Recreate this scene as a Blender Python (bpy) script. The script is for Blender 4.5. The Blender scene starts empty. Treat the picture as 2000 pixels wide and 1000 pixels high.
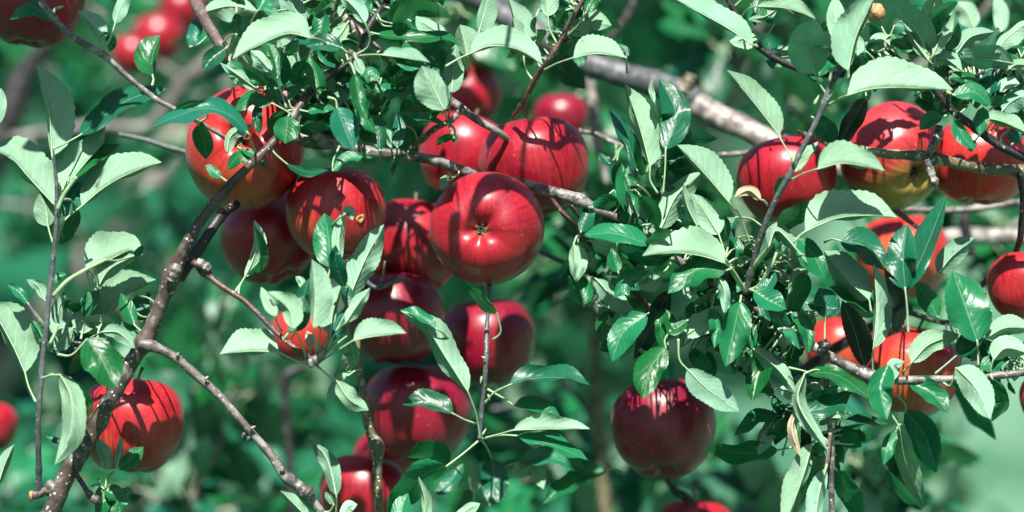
import bpy, math, random
from mathutils import Vector, noise, Matrix
C = bpy.context.scene.collection
SC = bpy.context.scene
R = random.Random(7)

# ------------------------------------------------------------------ camera, sky, sun, exposure
FOCUS = 2.1
cam_d = bpy.data.cameras.new("camera"); cam = bpy.data.objects.new("camera", cam_d); C.objects.link(cam)
cam.location = (0, 0, 1.6); cam.rotation_euler = (math.radians(90), 0, 0)
cam_d.lens = 100; cam_d.sensor_width = 36; cam_d.clip_start = 0.05; cam_d.clip_end = 2000
cam_d.dof.use_dof = True; cam_d.dof.focus_distance = FOCUS - 0.01; cam_d.dof.aperture_fstop = 2.8
SC.camera = cam
SUN = Vector((-0.06, -0.58, 0.81)).normalized()          # towards the sun
elev = math.asin(SUN.z); azim = math.atan2(SUN.x, SUN.y)
w = bpy.data.worlds.new("World"); SC.world = w; w.use_nodes = True
nt = w.node_tree; bg = nt.nodes["Background"]
sky = nt.nodes.new("ShaderNodeTexSky"); sky.sky_type = 'NISHITA'; sky.sun_disc = False
sky.sun_elevation = elev; sky.sun_rotation = azim
nt.links.new(sky.outputs[0], bg.inputs[0]); bg.inputs[1].default_value = 0.05
sl = bpy.data.lights.new("sun", 'SUN'); sl.energy = 5.0; sl.angle = math.radians(0.7); sl.color = (1.0, 0.96, 0.9)
so = bpy.data.objects.new("sun", sl); C.objects.link(so)
so.rotation_euler = SUN.to_track_quat('Z', 'Y').to_euler()
SC.view_settings.view_transform = 'Standard'; SC.view_settings.look = 'None'
SC.view_settings.gamma = 1; SC.view_settings.use_curve_mapping = False
SC.view_settings.exposure = 1.08
SC.cycles.use_denoising = True
SC.cycles.max_bounces = 6; SC.cycles.diffuse_bounces = 1; SC.cycles.transmission_bounces = 3; SC.cycles.caustics_reflective = False

# ------------------------------------------------------------------ helpers
def P(x, y, dz=0.0):
    Y = FOCUS + dz; k = 0.36 * Y / 2000
    return Vector(((x - 1000) * k, Y, 1.6 - (y - 500) * k))
PX = 0.36 * FOCUS / 2000                                  # metres per photo pixel in the focus plane

def empty(name, loc, label, cat, group=None):
    o = bpy.data.objects.new(name, None); C.objects.link(o); o.location = loc; o.empty_display_size = 0.02
    tag(o, label, cat, group); return o
def tag(o, label=None, cat=None, group=None, kind=None):
    if label: o['label'] = label
    if cat: o['category'] = cat
    if group: o['group'] = group
    if kind: o['kind'] = kind
    return o
def mesh(name, vs, fs, mats, mi=None, uv=None, smooth=True):
    me = bpy.data.meshes.new(name); me.from_pydata([tuple(v) for v in vs], [], fs)
    for m in mats: me.materials.append(m)
    if mi: me.polygons.foreach_set('material_index', mi)
    if smooth: me.polygons.foreach_set('use_smooth', [True] * len(fs))
    if uv is not None:
        l = me.uv_layers.new(name='UVMap'); flat = []
        for f in fs:
            for i in f: flat += uv[i]
        l.data.foreach_set('uv', flat)
    me.update(); return me
def link(name, me, parent=None, loc=(0, 0, 0)):
    o = bpy.data.objects.new(name, me); C.objects.link(o); o.location = loc
    if parent: o.parent = parent
    return o
def catmull(pts, per):
    pts = [tuple(p) for p in pts]
    if len(pts) < 2: return pts
    e = [tuple(2*a-b for a, b in zip(pts[0], pts[1]))] + pts + [tuple(2*a-b for a, b in zip(pts[-1], pts[-2]))]
    out = []
    for i in range(1, len(e)-2):
        p0, p1, p2, p3 = e[i-1], e[i], e[i+1], e[i+2]
        d = math.dist(p1[:2], p2[:2]); n = max(1, int(d / per))
        for k in range(n):
            t = k / n
            out.append(tuple(0.5*((2*b)+(-a+c)*t+(2*a-5*b+4*c-d_)*t*t+(-a+3*b-3*c+d_)*t**3) for a, b, c, d_ in zip(p0, p1, p2, p3)))
    out.append(pts[-1]); return out
def ring_tube(pts, rad, n, vs, fs, uv=None, cap=True, wob=0.0, seed=0):
    """pts: world Vectors; rad: radii; appends to vs, fs"""
    b0 = len(vs); up = Vector((0.13, -1, 0.21)).normalized(); L = 0
    for i, p in enumerate(pts):
        a = pts[max(0, i-1)]; b = pts[min(len(pts)-1, i+1)]
        if i: L += (p - pts[i-1]).length
        t = (b - a); t = t.normalized() if t.length > 1e-9 else Vector((0, 0, 1))
        s = t.cross(up); s = s.normalized() if s.length > 1e-4 else Vector((1, 0, 0)); q = s.cross(t)
        for k in range(n):
            an = 2*math.pi*k/n; r = rad[i]
            if wob: r *= 1 + wob * noise.noise(Vector((math.cos(an)*1.3, math.sin(an)*1.3 + seed, L*70)))
            vs.append(p + s*(math.cos(an)*r) + q*(math.sin(an)*r))
            if uv is not None: uv.append((k/n, L))
    for i in range(len(pts)-1):
        for k in range(n):
            a = b0+i*n+k; b = b0+i*n+(k+1) % n
            fs.append((a, b, b+n, a+n))
    if cap:
        fs.append(tuple(b0+k for k in reversed(range(n))))
        fs.append(tuple(b0+(len(pts)-1)*n+k for k in range(n)))

# ------------------------------------------------------------------ materials
def newmat(name):
    m = bpy.data.materials.new(name); m.use_nodes = True
    t = m.node_tree; t.nodes.clear()
    out = t.nodes.new("ShaderNodeOutputMaterial"); return m, t, out
class N:
    def __init__(s, t): s.t = t
    def __call__(s, typ, ins=None, **kw):
        n = s.t.nodes.new(typ)
        for k, v in kw.items(): setattr(n, k, v)
        for k, v in (ins or {}).items():
            if isinstance(v, bpy.types.NodeSocket): s.t.links.new(v, n.inputs[k])
            else: n.inputs[k].default_value = v
        return n
    def math(s, op, a, b=0.0, c=0.0, clamp=False):
        n = s.t.nodes.new("ShaderNodeMath"); n.operation = op; n.use_clamp = clamp
        for i, v in enumerate((a, b, c)):
            if isinstance(v, bpy.types.NodeSocket): s.t.links.new(v, n.inputs[i])
            else: n.inputs[i].default_value = v
        return n.outputs[0]
    def mix(s, f, a, b, mode='MIX'):
        n = s.t.nodes.new("ShaderNodeMix"); n.data_type = 'RGBA'; n.blend_type = mode
        for i, v in ((0, f), (6, a), (7, b)):
            if isinstance(v, bpy.types.NodeSocket): s.t.links.new(v, n.inputs[i])
            else: n.inputs[i].default_value = (v if i == 0 else (*v, 1))
        return n.outputs[2]
    def ramp(s, f, a, b):
        n = s.t.nodes.new("ShaderNodeMapRange"); n.clamp = True; n.interpolation_type = 'SMOOTHSTEP'
        s.t.links.new(f, n.inputs[0]); n.inputs[1].default_value = a; n.inputs[2].default_value = b
        return n.outputs[0]

def leaf_material(name, top, under, trans, tfac=0.15, gloss=0.33):
    m, t, out = newmat(name); n = N(t)
    uv = n("ShaderNodeUVMap"); sep = n("ShaderNodeSeparateXYZ", {0: uv.outputs[0]})
    u = sep.outputs[0]; v = n.math('ABSOLUTE', n.math('SUBTRACT', n.math('MULTIPLY', sep.outputs[1], 2.0), 1.0))
    oi = n("ShaderNodeObjectInfo"); rnd = oi.outputs['Random']
    wob = n("ShaderNodeTexNoise", {'Vector': uv.outputs[0], 'Scale': 5.0, 'Detail': 2.0})
    st = n.math('SUBTRACT', n.math('MULTIPLY', u, n.math('ADD', 5.2, n.math('MULTIPLY', rnd, 3.0))), n.math('MULTIPLY', n.math('POWER', v, 1.25), 2.2))
    st = n.math('ADD', st, n.math('MULTIPLY', wob.outputs[0], 1.1))
    fr = n.math('ABSOLUTE', n.math('SUBTRACT', n.math('FRACT', st), 0.5))         # 0 on a vein .. 0.5 between veins
    vein = n.math('SUBTRACT', 1.0, n.ramp(fr, 0.0, 0.055))
    vein = n.math('MULTIPLY', vein, n.math('SUBTRACT', 1.0, n.ramp(v, 0.55, 0.95)))
    midr = n.math('SUBTRACT', 1.0, n.ramp(v, 0.015, 0.05))
    net = n("ShaderNodeTexVoronoi", {'Vector': uv.outputs[0], 'Scale': 26.0}, feature='DISTANCE_TO_EDGE')
    big = n("ShaderNodeTexNoise", {'Vector': n("ShaderNodeTexCoord").outputs['Object'], 'Scale': 45.0, 'Detail': 3.0})
    tc = n("ShaderNodeHueSaturation", {'Color': (*top, 1), 'Hue': n.math('ADD', 0.485, n.math('MULTIPLY', rnd, 0.04)),
           'Value': n.math('ADD', 0.7, n.math('MULTIPLY', rnd, 0.6)), 'Saturation': 1.0, 'Fac': 1.0}).outputs[0]
    tc = n.mix(n.math('MULTIPLY', vein, 0.22), tc, tuple(min(1, c*2.0+0.05) for c in top))
    tc = n.mix(n.math('MULTIPLY', n.ramp(big.outputs[0], 0.45, 0.75), 0.3), tc, tuple(c*1.5+0.01 for c in top))
    uc = n("ShaderNodeHueSaturation", {'Color': (*under, 1), 'Hue': n.math('ADD', 0.49, n.math('MULTIPLY', n.math('FRACT', n.math('MULTIPLY', rnd, 7.3)), 0.03)),
           'Value': n.math('ADD', 0.72, n.math('MULTIPLY', n.math('FRACT', n.math('MULTIPLY', rnd, 3.7)), 0.5)), 'Saturation': 1.0, 'Fac': 1.0}).outputs[0]
    uc = n.mix(n.math('MULTIPLY', n.math('SUBTRACT', 1.0, n.ramp(net.outputs[0], 0.02, 0.10)), 0.22), uc, tuple(c*1.3 for c in under))
    uc = n.mix(n.math('MULTIPLY', vein, 0.6), uc, tuple(min(1, c*1.5+0.04) for c in under))
    uc = n.mix(n.math('MULTIPLY', n.ramp(big.outputs[0], 0.38, 0.7), 0.5), uc, tuple(c*0.68 for c in under))
    sp = n("ShaderNodeTexVoronoi", {'Vector': n("ShaderNodeTexCoord").outputs['Object'], 'Scale': 75.0})
    spm = n.math('MULTIPLY', n.math('SUBTRACT', 1.0, n.ramp(sp.outputs[0], 0.05, 0.11)), n.ramp(rnd, 0.6, 0.75))
    geo = n("ShaderNodeNewGeometry")
    col = n.mix(geo.outputs['Backfacing'], tc, uc)
    col = n.mix(n.math('MULTIPLY', midr, n.math('ADD', 0.3, n.math('MULTIPLY', geo.outputs['Backfacing'], 0.45))), col, (0.33, 0.45, 0.31))
    col = n.mix(n.math('MULTIPLY', spm, 0.6), col, (0.10, 0.065, 0.03))
    eb = n.math('MULTIPLY', n.ramp(n.math('ADD', v, n.math('MULTIPLY', wob.outputs[0], 0.5)), 1.2, 1.38), n.ramp(n.math('FRACT', n.math('MULTIPLY', rnd, 11.7)), 0.55, 0.7))
    col = n.mix(n.math('MULTIPLY', eb, 0.7), col, (0.30, 0.24, 0.10))
    h = n.math('ADD', n.math('MULTIPLY', n.ramp(fr, 0.0, 0.4), 1.0), n.math('MULTIPLY', n.ramp(net.outputs[0], 0.0, 0.25), 0.25))
    sgn = n.math('SUBTRACT', 1.0, n.math('MULTIPLY', geo.outputs['Backfacing'], 2.0))
    bmp = n("ShaderNodeBump", {'Height': n.math('MULTIPLY', h, sgn), 'Strength': 0.22, 'Distance': 0.0006})
    rough = n.math('ADD', gloss, n.math('MULTIPLY', geo.outputs['Backfacing'], 0.36))
    p = n("ShaderNodeBsdfPrincipled", {'Base Color': col, 'Roughness': rough, 'Normal': bmp.outputs[0],
          'Specular IOR Level': n.math('SUBTRACT', 0.36, n.math('MULTIPLY', geo.outputs['Backfacing'], 0.26))})
    tr = n("ShaderNodeBsdfTranslucent", {'Color': (*trans, 1), 'Normal': bmp.outputs[0]})
    mx = n("ShaderNodeMixShader", {0: tfac, 1: p.outputs[0], 2: tr.outputs[0]})
    t.links.new(mx.outputs[0], out.inputs[0]); return m
TOP = (0.008, 0.120, 0.036); UND = (0.23, 0.40, 0.26)
M_LEAF = leaf_material('leaf_green', TOP, UND, (0.06, 0.42, 0.12))
M_LEAF_TEAL = leaf_material('leaf_blue_green', (0.007, 0.095, 0.046), (0.18, 0.34, 0.23), (0.03, 0.30, 0.12), 0.12)
M_TAN = leaf_material('leaf_withered', (0.40, 0.30, 0.17), (0.50, 0.42, 0.28), (0.35, 0.22, 0.1), 0.15, 0.6)
M_BLACK = leaf_material('leaf_painted_shade', (0.006, 0.016, 0.012), (0.012, 0.026, 0.018), (0.0, 0.01, 0.005), 0.04, 0.5)  # near-black leaves: deep shade put into the leaf colour

def simple(name, col, rough=0.6, var=0.25, scale=120, sub=None):
    m, t, out = newmat(name); n = N(t)
    tc = n("ShaderNodeTexCoord"); ns = n("ShaderNodeTexNoise", {'Vector': tc.outputs['Object'], 'Scale': scale, 'Detail': 4.0})
    c = n.mix(n.ramp(ns.outputs[0], 0.35, 0.65), tuple(x*(1-var) for x in col), tuple(min(1, x*(1+var)) for x in col))
    p = n("ShaderNodeBsdfPrincipled", {'Base Color': c, 'Roughness': rough,
          'Normal': n("ShaderNodeBump", {'Height': ns.outputs[0], 'Strength': 0.4, 'Distance': 0.001}).outputs[0]})
    t.links.new(p.outputs[0], out.inputs[0]); return m
M_PET = simple('petiole_green', (0.28, 0.41, 0.23), 0.5, 0.12)
M_STEM = simple('stem_brown', (0.12, 0.10, 0.05), 0.6)
M_CALYX = simple('calyx_dry', (0.10, 0.075, 0.05), 0.8, 0.5, 400)
M_CUT = simple('cut_wood', (0.42, 0.2, 0.08), 0.8, 0.4, 300)

def bark_material(name, base, pale, dark, spots=0.6, lichen=0.25, rough=0.45):
    m, t, out = newmat(name); n = N(t)
    tc = n("ShaderNodeTexCoord").outputs['Object']
    n1 = n("ShaderNodeTexNoise", {'Vector': tc, 'Scale': 38.0, 'Detail': 5.0, 'Roughness': 0.6})
    n2 = n("ShaderNodeTexNoise", {'Vector': tc, 'Scale': 260.0, 'Detail': 4.0})
    n3 = n("ShaderNodeTexNoise", {'Vector': tc, 'Scale': 90.0, 'Detail': 6.0, 'Roughness': 0.7})
    vo = n("ShaderNodeTexVoronoi", {'Vector': tc, 'Scale': 210.0, 'Randomness': 1.0})
    vs = n("ShaderNodeTexVoronoi", {'Vector': tc, 'Scale': 125.0, 'Randomness': 1.0})
    c = n.mix(n.ramp(n1.outputs[0], 0.35, 0.65), dark, base)
    c = n.mix(n.math('MULTIPLY', n.ramp(n2.outputs[0], 0.45, 0.7), 0.5), c, tuple(x*0.55 for x in dark))
    lm = n.math('MULTIPLY', n.ramp(n3.outputs[0], 0.62-lichen*0.35, 0.70-lichen*0.2), 0.75)
    c = n.mix(lm, c, pale)
    th = n.math('MULTIPLY', vo.outputs['Color'], 1.0)
    d1 = n.math('SUBTRACT', 1.0, n.ramp(vo.outputs['Distance'], 0.13, 0.22))
    d2 = n.math('SUBTRACT', 1.0, n.ramp(vs.outputs['Distance'], 0.10, 0.17))
    dm = n.math('MULTIPLY', n.math('MAXIMUM', n.math('MULTIPLY', d1, n.ramp(th, 0.35, 0.5)), d2), spots)
    c = n.mix(dm, c, (0.62, 0.62, 0.52))
    h = n.math('ADD', n.math('ADD', n.math('MULTIPLY', n2.outputs[0], 0.5), n.math('MULTIPLY', n3.outputs[0], 0.8)), n.math('MULTIPLY', dm, 0.5))
    b = n("ShaderNodeBump", {'Height': h, 'Strength': 0.7, 'Distance': 0.0012})
    p = n("ShaderNodeBsdfPrincipled", {'Base Color': c, 'Roughness': rough, 'Normal': b.outputs[0]})
    t.links.new(p.outputs[0], out.inputs[0]); return m
BARK = {
 'brown': bark_material('bark_brown', (0.105, 0.072, 0.056), (0.23, 0.22, 0.20), (0.036, 0.027, 0.025), 0.8, 0.28),
 'grey': bark_material('bark_grey', (0.14, 0.12, 0.107), (0.30, 0.30, 0.27), (0.05, 0.042, 0.04), 0.6, 0.5),
 'pink': bark_material('bark_pinkish', (0.27, 0.19, 0.175), (0.38, 0.36, 0.33), (0.13, 0.09, 0.085), 0.5, 0.3),
 'olive': bark_material('bark_olive', (0.17, 0.15, 0.07), (0.34, 0.34, 0.26), (0.09, 0.08, 0.045), 0.9, 0.3),
 'dark': bark_material('bark_dark', (0.03, 0.027, 0.029), (0.09, 0.09, 0.085), (0.012, 0.011, 0.013), 0.35, 0.1),
 'red': bark_material('bark_reddish', (0.13, 0.055, 0.045), (0.20, 0.17, 0.15), (0.06, 0.035, 0.035), 0.4, 0.25),
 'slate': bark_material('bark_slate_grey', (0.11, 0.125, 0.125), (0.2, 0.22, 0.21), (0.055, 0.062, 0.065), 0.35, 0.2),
 'limb': bark_material('bark_limb_painted_sun', (0.26, 0.215, 0.19), (0.50, 0.49, 0.42), (0.10, 0.09, 0.09), 0.2, 0.45),
 'shoot': simple('bark_green_shoot', (0.26, 0.40, 0.21), 0.5, 0.15),
}
def apple_material(name, dark, bright, ground, gamt=0.25, side=(0.3, -0.6, -0.5)):
    m, t, out = newmat(name); n = N(t)
    tc = n("ShaderNodeTexCoord").outputs['Object']
    sc = n("ShaderNodeVectorMath", {0: tc, 1: (25, 25, 25)}, operation='MULTIPLY').outputs[0]   # radius ~1
    sep = n("ShaderNodeSeparateXYZ", {0: sc})
    flat = n("ShaderNodeCombineXYZ", {0: sep.outputs[0], 1: sep.outputs[1], 2: 0.0})
    dirv = n("ShaderNodeVectorMath", {0: flat.outputs[0]}, operation='NORMALIZE').outputs[0]
    ds = n("ShaderNodeSeparateXYZ", {0: dirv})
    rnd = n("ShaderNodeObjectInfo").outputs['Random']
    sv = n("ShaderNodeCombineXYZ", {0: n.math('MULTIPLY', ds.outputs[0], 11.0), 1: n.math('MULTIPLY', ds.outputs[1], 11.0), 2: n.math('ADD', n.math('MULTIPLY', sep.outputs[2], 1.1), n.math('MULTIPLY', rnd, 40.0))})
    s1 = n("ShaderNodeTexNoise", {'Vector': sv.outputs[0], 'Scale': 1.0, 'Detail': 4.0, 'Roughness': 0.65})
    big = n("ShaderNodeTexNoise", {'Vector': n("ShaderNodeVectorMath", {0: sc, 1: n("ShaderNodeCombineXYZ", {0: n.math('MULTIPLY', rnd, 30.0)}).outputs[0]}, operation='ADD').outputs[0], 'Scale': 1.3, 'Detail': 3.0})
    mot = n("ShaderNodeTexNoise", {'Vector': sc, 'Scale': 14.0, 'Detail': 5.0, 'Roughness': 0.7})
    c = n.mix(n.ramp(n.math('ADD', n.math('MULTIPLY', s1.outputs[0], 0.5), n.math('MULTIPLY', big.outputs[0], 0.5)), 0.38, 0.62), dark, bright)
    c = n.mix(n.math('MULTIPLY', n.ramp(mot.outputs[0], 0.42, 0.66), 0.4), c, tuple(min(1, x*1.25+0.002) for x in bright))
    wv = n("ShaderNodeVectorTransform", {0: sc}, vector_type='VECTOR', convert_from='OBJECT', convert_to='WORLD').outputs[0]
    dot = n("ShaderNodeVectorMath", {0: wv, 1: Vector(side).normalized()}, operation='DOT_PRODUCT').outputs['Value']
    g = n.math('ADD', dot, n.math('MULTIPLY', n.math('SUBTRACT', s1.outputs[0], 0.5), 0.9))
    c = n.mix(n.math('MULTIPLY', n.ramp(g, 1.15-gamt*1.5, 1.75-gamt*1.5), 0.85), c, ground)
    # ground colour in the calyx basin
    rr = n.math('SQRT', n.math('ADD', n.math('POWER', sep.outputs[0], 2.0), n.math('POWER', sep.outputs[1], 2.0)))
    bot = n.math('LESS_THAN', sep.outputs[2], 0.0)
    cb = n.math('MULTIPLY', bot, n.math('SUBTRACT', 1.0, n.ramp(n.math('ADD', rr, n.math('MULTIPLY', s1.outputs[0], 0.25)), 0.14, 0.33)))
    c = n.mix(n.math('MULTIPLY', cb, 0.65), c, (0.15, 0.12, 0.035))
    tb = n.math('MULTIPLY', n.math('SUBTRACT', 1.0, bot), n.math('SUBTRACT', 1.0, n.ramp(rr, 0.12, 0.38)))
    c = n.mix(n.math('MULTIPLY', tb, 0.75), c, (0.26, 0.22, 0.07))
    vo = n("ShaderNodeTexVoronoi", {'Vector': sc, 'Scale': 8.5})
    ln = n.math('MULTIPLY', n.math('SUBTRACT', 1.0, n.ramp(vo.outputs[0], 0.06, 0.12)), n.ramp(vo.outputs['Color'], 0.2, 0.5))
    c = n.mix(n.math('MULTIPLY', ln, 0.55), c, (0.62, 0.36, 0.25))
    b = n("ShaderNodeBump", {'Height': n.math('ADD', mot.outputs[0], n.math('MULTIPLY', s1.outputs[0], 0.6)), 'Strength': 0.10, 'Distance': 0.001})
    p = n("ShaderNodeBsdfPrincipled", {'Base Color': c, 'Roughness': n.math('ADD', 0.31, n.math('MULTIPLY', mot.outputs[0], 0.10)), 'Normal': b.outputs[0],
          'Specular IOR Level': 0.55, 'Sheen Weight': 0.05, 'Sheen Roughness': 0.4, 'Sheen Tint': (1.0, 0.7, 0.85, 1), 'Coat Weight': 0.12, 'Coat Roughness': 0.2,
          'Subsurface Weight': 0.0, 'Subsurface Radius': (0.01, 0.002, 0.001), 'Subsurface Scale': 0.4})
    t.links.new(p.outputs[0], out.inputs[0]); return m
APP = {
 'red': apple_material('apple_red', (0.19, 0.003, 0.012), (0.37, 0.010, 0.022), (0.50, 0.12, 0.04), 0.05),
 'orange': apple_material('apple_orange_red', (0.36, 0.010, 0.013), (0.50, 0.032, 0.026), (0.54, 0.10, 0.03), 0.30, (-0.1, -0.55, -0.8)),
 'amber': apple_material('apple_red_and_orange', (0.36, 0.010, 0.013), (0.50, 0.032, 0.026), (0.56, 0.14, 0.04), 0.44, (-0.2, -0.9, -0.3)),
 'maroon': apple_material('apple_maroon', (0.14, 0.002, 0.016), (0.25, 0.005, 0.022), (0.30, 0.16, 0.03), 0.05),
 'streak': apple_material('apple_streaked', (0.25, 0.005, 0.014), (0.45, 0.022, 0.026), (0.54, 0.15, 0.04), 0.28, (-0.45, -0.7, -0.5)),
 'yellow': apple_material('apple_yellow_base', (0.30, 0.012, 0.018), (0.48, 0.035, 0.04), (0.34, 0.30, 0.06), 0.62, (0.35, -0.3, -0.9)),
}
M_GRASS = simple('meadow_grass', (0.075, 0.19, 0.10), 0.8, 0.45, 1.3)
# ------------------------------------------------------------------ setting: meadow hillside
def ground_h(x, y):
    s = max(0.0, y - 9.0)
    h = 0.20 * s * min(1, s/8) if s < 90 else 0.2*90 + (s-90)*0.12
    return h + 0.5*noise.noise(Vector((x*0.05, y*0.05, 0)))*min(1, s/10)
def build_ground():
    ys = [-12, -6, -2, 0, 2, 4, 6, 8] + [9 + 1.5*i for i in range(20)] + [40 + 5*i for i in range(16)] + [130, 160, 200, 260, 330, 420]
    xs = [-300, -200, -140, -100, -70] + [-50 + 2.5*i for i in range(41)] + [70, 100, 140, 200, 300]
    vs = [(x, y, ground_h(x, y)) for y in ys for x in xs]; n = len(xs)
    fs = [(j*n+i, j*n+i+1, (j+1)*n+i+1, (j+1)*n+i) for j in range(len(ys)-1) for i in range(n-1)]
    m, t, out = newmat('meadow'); nn = N(t); tc = nn("ShaderNodeTexCoord").outputs['Object']
    a = nn("ShaderNodeTexNoise", {'Vector': tc, 'Scale': 0.35, 'Detail': 4.0}); b = nn("ShaderNodeTexNoise", {'Vector': tc, 'Scale': 3.0, 'Detail': 4.0})
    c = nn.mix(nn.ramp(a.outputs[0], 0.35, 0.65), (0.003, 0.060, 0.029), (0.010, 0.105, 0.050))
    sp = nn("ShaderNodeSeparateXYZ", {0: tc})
    fx = nn.math('SUBTRACT', sp.outputs[0], nn.math('MULTIPLY', sp.outputs[1], 0.035))      # paler grass on the right: sunlight put into the colour
    painted_sun = nn.math('MULTIPLY', nn.ramp(nn.math('ADD', fx, nn.math('MULTIPLY', a.outputs[0], 1.5)), 0.6, 2.4), nn.math('SUBTRACT', 1.0, nn.ramp(sp.outputs[1], 24.0, 34.0)))
    wd_ = nn("ShaderNodeTexNoise", {'Vector': tc, 'Scale': 1.1, 'Detail': 2.0}); painted_sun = nn.math('MULTIPLY', painted_sun, nn.math('ADD', 0.35, nn.math('MULTIPLY', nn.ramp(wd_.outputs[0], 0.38, 0.6), 0.65)))
    c = nn.mix(nn.math('MULTIPLY', painted_sun, 0.85), c, (0.13, 0.25, 0.165))
    c = nn.mix(nn.math('MULTIPLY', nn.ramp(b.outputs[0], 0.4, 0.7), 0.25), c, (0.04, 0.16, 0.08))
    p = nn("ShaderNodeBsdfPrincipled", {'Base Color': c, 'Roughness': 0.9, 'Specular IOR Level': 0.1, 'Normal': nn("ShaderNodeBump", {'Height': b.outputs[0], 'Strength': 0.6, 'Distance': 0.1}).outputs[0]})
    t.links.new(p.outputs[0], out.inputs[0])
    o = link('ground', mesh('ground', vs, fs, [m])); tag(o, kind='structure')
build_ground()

# ------------------------------------------------------------------ woody parts
WOOD = []       # (thing, [(x,y,dz)], width)  used to attach leaves
def smooth_noise_rad(n, seed, amp):
    return [1 + amp*noise.noise(Vector((i*0.23, seed*3.1, 0))) for i in range(n)]
def wood(parent, part, bark, pts, dz, seed=0, knots=(), wob=0.16, attach=True, nsides=14):
    """pts (x, y, width) photo pixels; dz depth or list of depths"""
    if not isinstance(dz, (list, tuple)): dz = [dz]*len(pts)
    p4 = [(x, y, w, d) for (x, y, w), d in zip(pts, dz)]
    s = catmull(p4, 5.0)
    # small wander
    ws, rad = [], []
    am = smooth_noise_rad(len(s), seed+hash_s(part), 0.10)
    for i, (x, y, w_, d) in enumerate(s):
        k = (FOCUS+d)/FOCUS
        q = P(x, y, d)
        q += Vector((noise.noise(Vector((i*0.07, seed, 1.7))), noise.noise(Vector((i*0.07, seed, 5.7))), noise.noise(Vector((i*0.07, seed, 9.7)))))*(w_*0.10*PX)
        r = w_/2*PX*k*am[i]*.93
        # node rings
        if (i*7+seed) % 23 == 0: r *= 1.09
        for (kx, ky, kr, ks) in knots:
            dd = math.hypot(x-kx, y-ky)/kr
            if dd < 1: r *= 1 + ks*(math.cos(dd*math.pi)*0.5+0.5)*(1+0.06*math.sin(i*2.1))
        ws.append(q); rad.append(r)
    vs, fs, uv = [], [], []
    loc = parent.location
    ring_tube(ws, rad, nsides, vs, fs, uv, True, wob, seed)
    vs = [v-loc for v in vs]
    o = link(part, mesh(part, vs, fs, [BARK[bark]]), parent)
    if attach: WOOD.append((parent, [(a[0], a[1], a[3]) for a in s], part))
    return o
def hash_s(s): return sum(ord(c)*(i+1) for i, c in enumerate(s)) % 97
def spur(parent, bark, pts, dz, seed, name='fruiting_spur'):
    """knobbly short shoot: swollen rings"""
    p = catmull([(x, y, w_) for x, y, w_ in pts], 1.6)
    ws = [P(a[0], a[1], dz) for a in p]
    rad = [a[2]/2*PX*(0.92+0.07*math.sin(i*0.9+seed)+0.30*noise.noise(Vector((i*0.16, seed, 0)))) for i, a in enumerate(p)]
    vs, fs = [], []; ring_tube(ws, rad, 12, vs, fs, None, True, 0.35, seed)
    return link(name, mesh(name, [v-parent.location for v in vs], fs, [BARK[bark]]), parent)
def bud(parent, x, y, dx, dy, dz, r=4, mat='grey', name='bud'):
    ws = [P(x+dx*t, y+dy*t, dz) for t in (0, .25, .5, .75, 1)]
    rad = [r*PX*k for k in (0.8, 1.15, 1.0, .6, .08)]
    vs, fs = [], []; ring_tube(ws, rad, 8, vs, fs, None, True, 0.15, x)
    return link(name, mesh(name, [v-parent.location for v in vs], fs, [BARK[mat]]), parent)
def branch(label, pts0, dz, group='apple branches in focus', name='apple_branch', cat='branch'):
    return empty(name, P(pts0[0], pts0[1], dz), label, cat, group)

# --- main left branch with its forks
b1 = branch('thick brown branch slanting up across the left side before the apple in dappled shade', (60, 1120), -0.02)
wood(b1, 'stem', 'brown', [(20,1180,44),(95,1010,40),(130,930,37),(188,832,35),(235,742,32),(282,668,33),(318,585,31),(343,525,32),(366,475,24),(402,418,22),(450,360,20),(500,312,18),(545,265,17),(595,195,18),(640,140,16)], [-.03,-.03,-.03,-.03,-.03,-.03,-.03,-.03,-.035,-.035,-.035,-.035,-.03,-.02,0], 1, [(190,820,26,.25),(283,668,26,.3),(340,535,34,.35),(500,312,20,.25)])
wood(b1, 'side_fork', 'dark', [(352,545,18),(385,492,22),(412,450,24),(435,418,24),(462,400,20)], [-.025,-.015,-.01,0,.02], 2, [(385,495,26,.2)])
wood(b1, 'lower_fork', 'grey', [(272,672,22),(300,678,22),(345,700,19),(400,748,18),(442,788,17),(490,842,17),(530,890,19),(560,932,22),(592,958,23),(630,1005,18),(680,1090,16)], -.035, 3, [(295,676,20,.2),(560,932,24,.25),(600,960,22,.3)])
wood(b1, 'twig', 'red', [(378,512,15),(398,528,17),(428,555,13),(480,590,12),(530,640,11),(575,680,11),(612,704,13)], [-.03,-.035,-.04,-.045,-.05,-.055,-.055], 4, [(400,530,18,.35)])
spur(b1, 'grey', [(384,512,18),(400,520,20),(410,527,14)], -.04, 3)
spur(b1, 'grey', [(600,712,16),(613,706,22),(622,698,20),(634,682,12)], -.06, 5)
spur(b1, 'grey', [(332,548,22),(342,530,26),(346,515,18)], -.04, 8, 'knot')
spur(b1, 'grey', [(118,962,18),(103,952,28),(90,948,20)], -.03, 6)
spur(b1, 'brown', [(148,925,10),(163,948,11),(172,962,12),(180,972,20),(190,978,18),(196,984,8)], -.04, 7)
spur(b1, 'grey', [(596,955,20),(604,960,26),(610,966,18)], -.04, 11, 'knot')
for a in [(478,845,-6,12),(486,852,-3,12),(400,742,8,-8),(345,696,5,-9),(556,918,-12,2),(488,838,12,-6)]: bud(b1, a[0], a[1], a[2], a[3], -.04, 3.4)

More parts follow.
